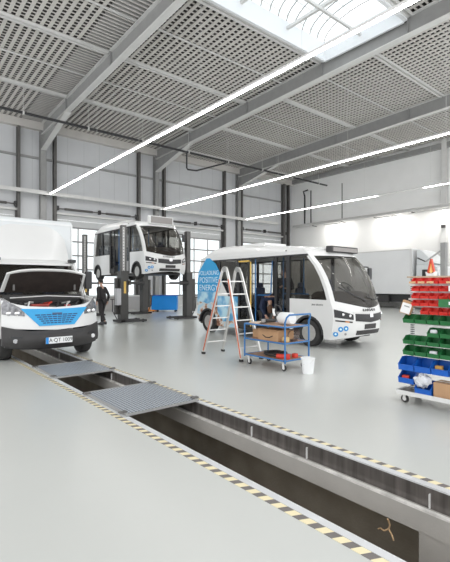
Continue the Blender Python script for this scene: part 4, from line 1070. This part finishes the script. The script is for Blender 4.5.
def person(label, loc, rz, J, cloth, legm, hairm=HAIR, group=None):
    """J: dict of joints in local metres (facing -Y)."""
    r = thing('person', label, 'person', loc, rz, group)
    V = lambda k: Vector(J[k])
    pel, chest, neck, head = V('pelvis'), V('chest'), V('neck'), V('head')
    verts = []; edges = []
    def av(p, rad): verts.append((tuple(p), rad)); return len(verts)-1
    ip = av(pel, (.145, .10)); im = av(pel.lerp(chest, .5), (.13, .095)); ic = av(chest, (.155, .11)); inn = av(neck, .055); edges += [(ip, im), (im, ic), (ic, inn)]
    up = (head-neck).normalized()
    ih = av(neck.lerp(head, .45), .058); edges.append((inn, ih))
    ends = {}
    for s_ in ('L', 'R'):
        a_ = av(V('sh'+s_), .062); b__ = av(V('el'+s_), .046); c_ = av(V('wr'+s_), .03)
        edges += [(ic, a_), (a_, b__), (b__, c_)]
        d = (V('wr'+s_)-V('el'+s_)).normalized(); h = av(V('wr'+s_)+d*.06, (.038, .022)); edges.append((c_, h)); ends[s_] = (V('wr'+s_)+d*.06, d)
        a_ = av(V('hip'+s_), .088); b__ = av(V('kn'+s_), .058); c_ = av(V('an'+s_), .04); e_ = av(V('toe'+s_), (.042, .03))
        edges += [(ip, a_), (a_, b__), (b__, c_), (c_, e_)]
    body = skin_mesh('body', verts, edges, SKIN, r, 1, 0)
    # head, ears, nose, fingers joined to the body mesh
    face = Vector(J.get('face', (0, -1, 0))).normalized(); sidev = face.cross(up).normalized(); fw = up.cross(sidev)
    Mh = Matrix((sidev, -fw if False else fw, up)).transposed()
    h = MB(); hc = head
    def HP(x, y, z): return hc + sidev*x + face*y + up*z
    Mr = Matrix((sidev, face, up)).transposed()
    h.ell(hc, .076, .095, .115, 16, 12, Mr)
    h.ell(HP(0, .035, -.055), .052, .055, .05, 12, 8, Mr)                 # jaw
    h.ell(HP(0, .098, -.012), .012, .018, .026, 8, 6, Mr)                 # nose
    for q in (-1, 1): h.ell(HP(q*.078, -.005, -.01), .010, .02, .032, 8, 6, Mr)
    for s_ in ('L', 'R'):
        p, d = ends[s_]; sx = Vector((1, 0, 0)) if abs(d.x) < .8 else Vector((0, 1, 0)); nx = (sx - d*sx.dot(d)).normalized(); cu = d.cross(nx)
        for k, (o_, ln) in enumerate(((-.027, .06), (-.009, .075), (.009, .08), (.027, .07))):
            b0 = p + nx*o_; h.tube([b0, b0+d*.03+cu*.002, b0+d*ln*.7+cu*.014, b0+d*ln+cu*.03], [.0095, .0095, .0085, .006], 6)
        b0 = p - d*.035 - nx*.03; h.tube([b0, b0 - nx*.022 + d*.02, b0 - nx*.028 + d*.05 + cu*.01], [.011, .011, .007], 6)
    tmp = h.build('tmp', SKIN)
    bm = bmesh.new(); bm.from_mesh(body.data); bm.from_mesh(tmp.data); bm.to_mesh(body.data); bm.free()
    for p in body.data.polygons: p.use_smooth = True
    bpy.data.objects.remove(tmp)
    e = MB()
    for q in (-1, 1): e.ell(HP(q*.03, .088, .012), .011, .007, .007, 8, 6, Mr)
    e.build('eyes', INK, r)
    MB().ell(HP(0, .088, -.06), .022, .008, .006, 8, 6, Mr).build('mouth', mat('lips', (.42, .17, .14), .6), r)
    m = MB()
    m.ell(HP(0, -.018, .03), .086, .098, .105, 16, 10, Mr)
    m.build('hair', hairm, r)
    # jacket
    verts = []; edges = []
    a0 = av(pel+(pel-chest)*.45, (.175, .14)); a1 = av(pel.lerp(chest, .4), (.168, .13)); a2 = av(chest, (.175, .13)); a3 = av(chest.lerp(neck, .8), (.085, .08)); edges += [(a0, a1), (a1, a2), (a2, a3)]
    for s_ in ('L', 'R'):
        a_ = av(V('sh'+s_), .078); b__ = av(V('el'+s_), .062); c_ = av(V('el'+s_).lerp(V('wr'+s_), .92), .045); edges += [(a2, a_), (a_, b__), (b__, c_)]
    skin_mesh('jacket', verts, edges, cloth, r, 1, 0)
    verts = []; edges = []
    a0 = av(pel, (.155, .118))
    for s_ in ('L', 'R'):
        a_ = av(V('hip'+s_), .105); b__ = av(V('kn'+s_), .077); c_ = av(V('kn'+s_).lerp(V('an'+s_), 1.0), .06); edges += [(a0, a_), (a_, b__), (b__, c_)]
    skin_mesh('trousers', verts, edges, legm, r, 1, 0)
    for s_ in ('L', 'R'):
        an, to = V('an'+s_), V('toe'+s_); m = MB()
        d = (to-an); d.z = 0; d.normalize(); sd = Vector((-d.y, d.x, 0)); base = min(an.z, to.z)-.06
        lo = Vector((an.x, an.y, 0)) - d*.06
        prof = [(0, .0), (.27, .0), (.28, .05), (.20, .075), (.11, .12), (0, .12)]
        vs = []
        Z0 = J['sole'+s_]
        for sgn in (-1, 1):
            for q, z in prof: vs.append((lo.x+d.x*q+sd.x*sgn*.048, lo.y+d.y*q+sd.y*sgn*.048, Z0+z))
        m.add(vs, [tuple(range(5, -1, -1)), tuple(range(6, 12))] + [(i, (i+1) % 6, 6+(i+1) % 6, 6+i) for i in range(6)])
        m.build('shoe', BLACK, r, bevel=.012)
    return r
# walking worker near the lift, seen from behind
J = dict(pelvis=(0, 0, 1.02), chest=(0, -.05, 1.38), neck=(0, -.07, 1.56), head=(0, -.10, 1.72), face=(0, -1, -.1),
         shL=(.19, -.05, 1.47), elL=(.27, .06, 1.18), wrL=(.28, -.02, .92), shR=(-.19, -.05, 1.47), elR=(-.28, .06, 1.18), wrR=(-.29, -.03, .92),
         hipL=(.10, 0, .96), knL=(.12, .02, .53), anL=(.12, .26, .18), toeL=(.12, .16, .07), soleL=.05,
         hipR=(-.10, 0, .96), knR=(-.10, -.12, .53), anR=(-.09, -.12, .10), toeR=(-.09, -.28, .045), soleR=0.0)
person('person in dark workwear walking between the van and the column lift', (6.92, 16.15, 0), PI+.35, J, CHAR, CHAR, mat('black_hair', (.02, .017, .015), .7))
# worker bending into the open doorway of the bus
J = dict(pelvis=(0, .10, .88), chest=(0, -.20, .90), neck=(0, -.37, .72), head=(0, -.46, .56), face=(0, .35, -1),
         shL=(.20, -.27, .83), elL=(.27, -.34, .56), wrL=(.14, -.46, .36), shR=(-.20, -.27, .83), elR=(-.27, -.34, .56), wrR=(-.12, -.46, .34),
         hipL=(.12, .08, .86), knL=(.17, -.10, .48), anL=(.15, .06, .10), toeL=(.15, -.10, .05), soleL=0.0,
         hipR=(-.12, .08, .86), knR=(-.17, -.10, .48), anR=(-.15, .06, .10), toeR=(-.15, -.10, .05), soleR=0.0)
person('person in a navy work jacket bending down in the open bus doorway, brown hair', (9.22, 9.12, .345), -.75, J, NAVY, NAVY)
# standing worker inside the bus
J = dict(pelvis=(0, 0, .98), chest=(0, -.03, 1.32), neck=(0, -.05, 1.5), head=(0, -.08, 1.65), face=(-1, -.3, -.4),
         shL=(.19, -.03, 1.41), elL=(.26, -.10, 1.15), wrL=(.10, -.30, 1.15), shR=(-.19, -.03, 1.41), elR=(-.27, -.10, 1.16), wrR=(-.10, -.32, 1.2),
         hipL=(.10, 0, .92), knL=(.11, -.03, .5), anL=(.11, 0, .10), toeL=(.11, -.16, .05), soleL=0.0,
         hipR=(-.10, 0, .92), knR=(-.11, -.03, .5), anR=(-.11, 0, .10), toeR=(-.11, -.16, .05), soleR=0.0)
person('person in dark clothes standing inside the bus behind the folded door glass', (9.72, 8.95, .345), -.9, J, CHAR, CHAR)

# ------------------------------------------------------------------ light
w = bpy.data.worlds.new('World'); scene.world = w; w.use_nodes = True
nt = w.node_tree; bg = nt.nodes['Background']
bg.inputs['Color'].default_value = (.97, .985, 1.0, 1); bg.inputs['Strength'].default_value = 1.55
def area(name, loc, rot, sx, sy, power, col=(1, 1, 1)):
    l_ = bpy.data.lights.new(name, 'AREA'); l_.shape = 'RECTANGLE'; l_.size = sx; l_.size_y = sy; l_.energy = power; l_.color = col
    o = bpy.data.objects.new(name, l_); COL.objects.link(o); o.location = loc; o.rotation_euler = rot; return o
# no lamps here; daylight also enters by the added roof gap out of view
scene.view_settings.view_transform = 'Standard'; scene.view_settings.look = 'None'
scene.view_settings.gamma = 1; scene.view_settings.exposure = 0.35

cam = bpy.data.cameras.new('camera'); co = bpy.data.objects.new('camera', cam); COL.objects.link(co)
co.location = (0, 0, 1.6); co.rotation_euler = (PI/2, 0, -math.radians(39.32))
cam.sensor_fit = 'HORIZONTAL'; cam.sensor_width = 36; cam.lens = 36*423.6/450; cam.shift_y = 4/450
cam.clip_start = .05; cam.clip_end = 300
scene.camera = co
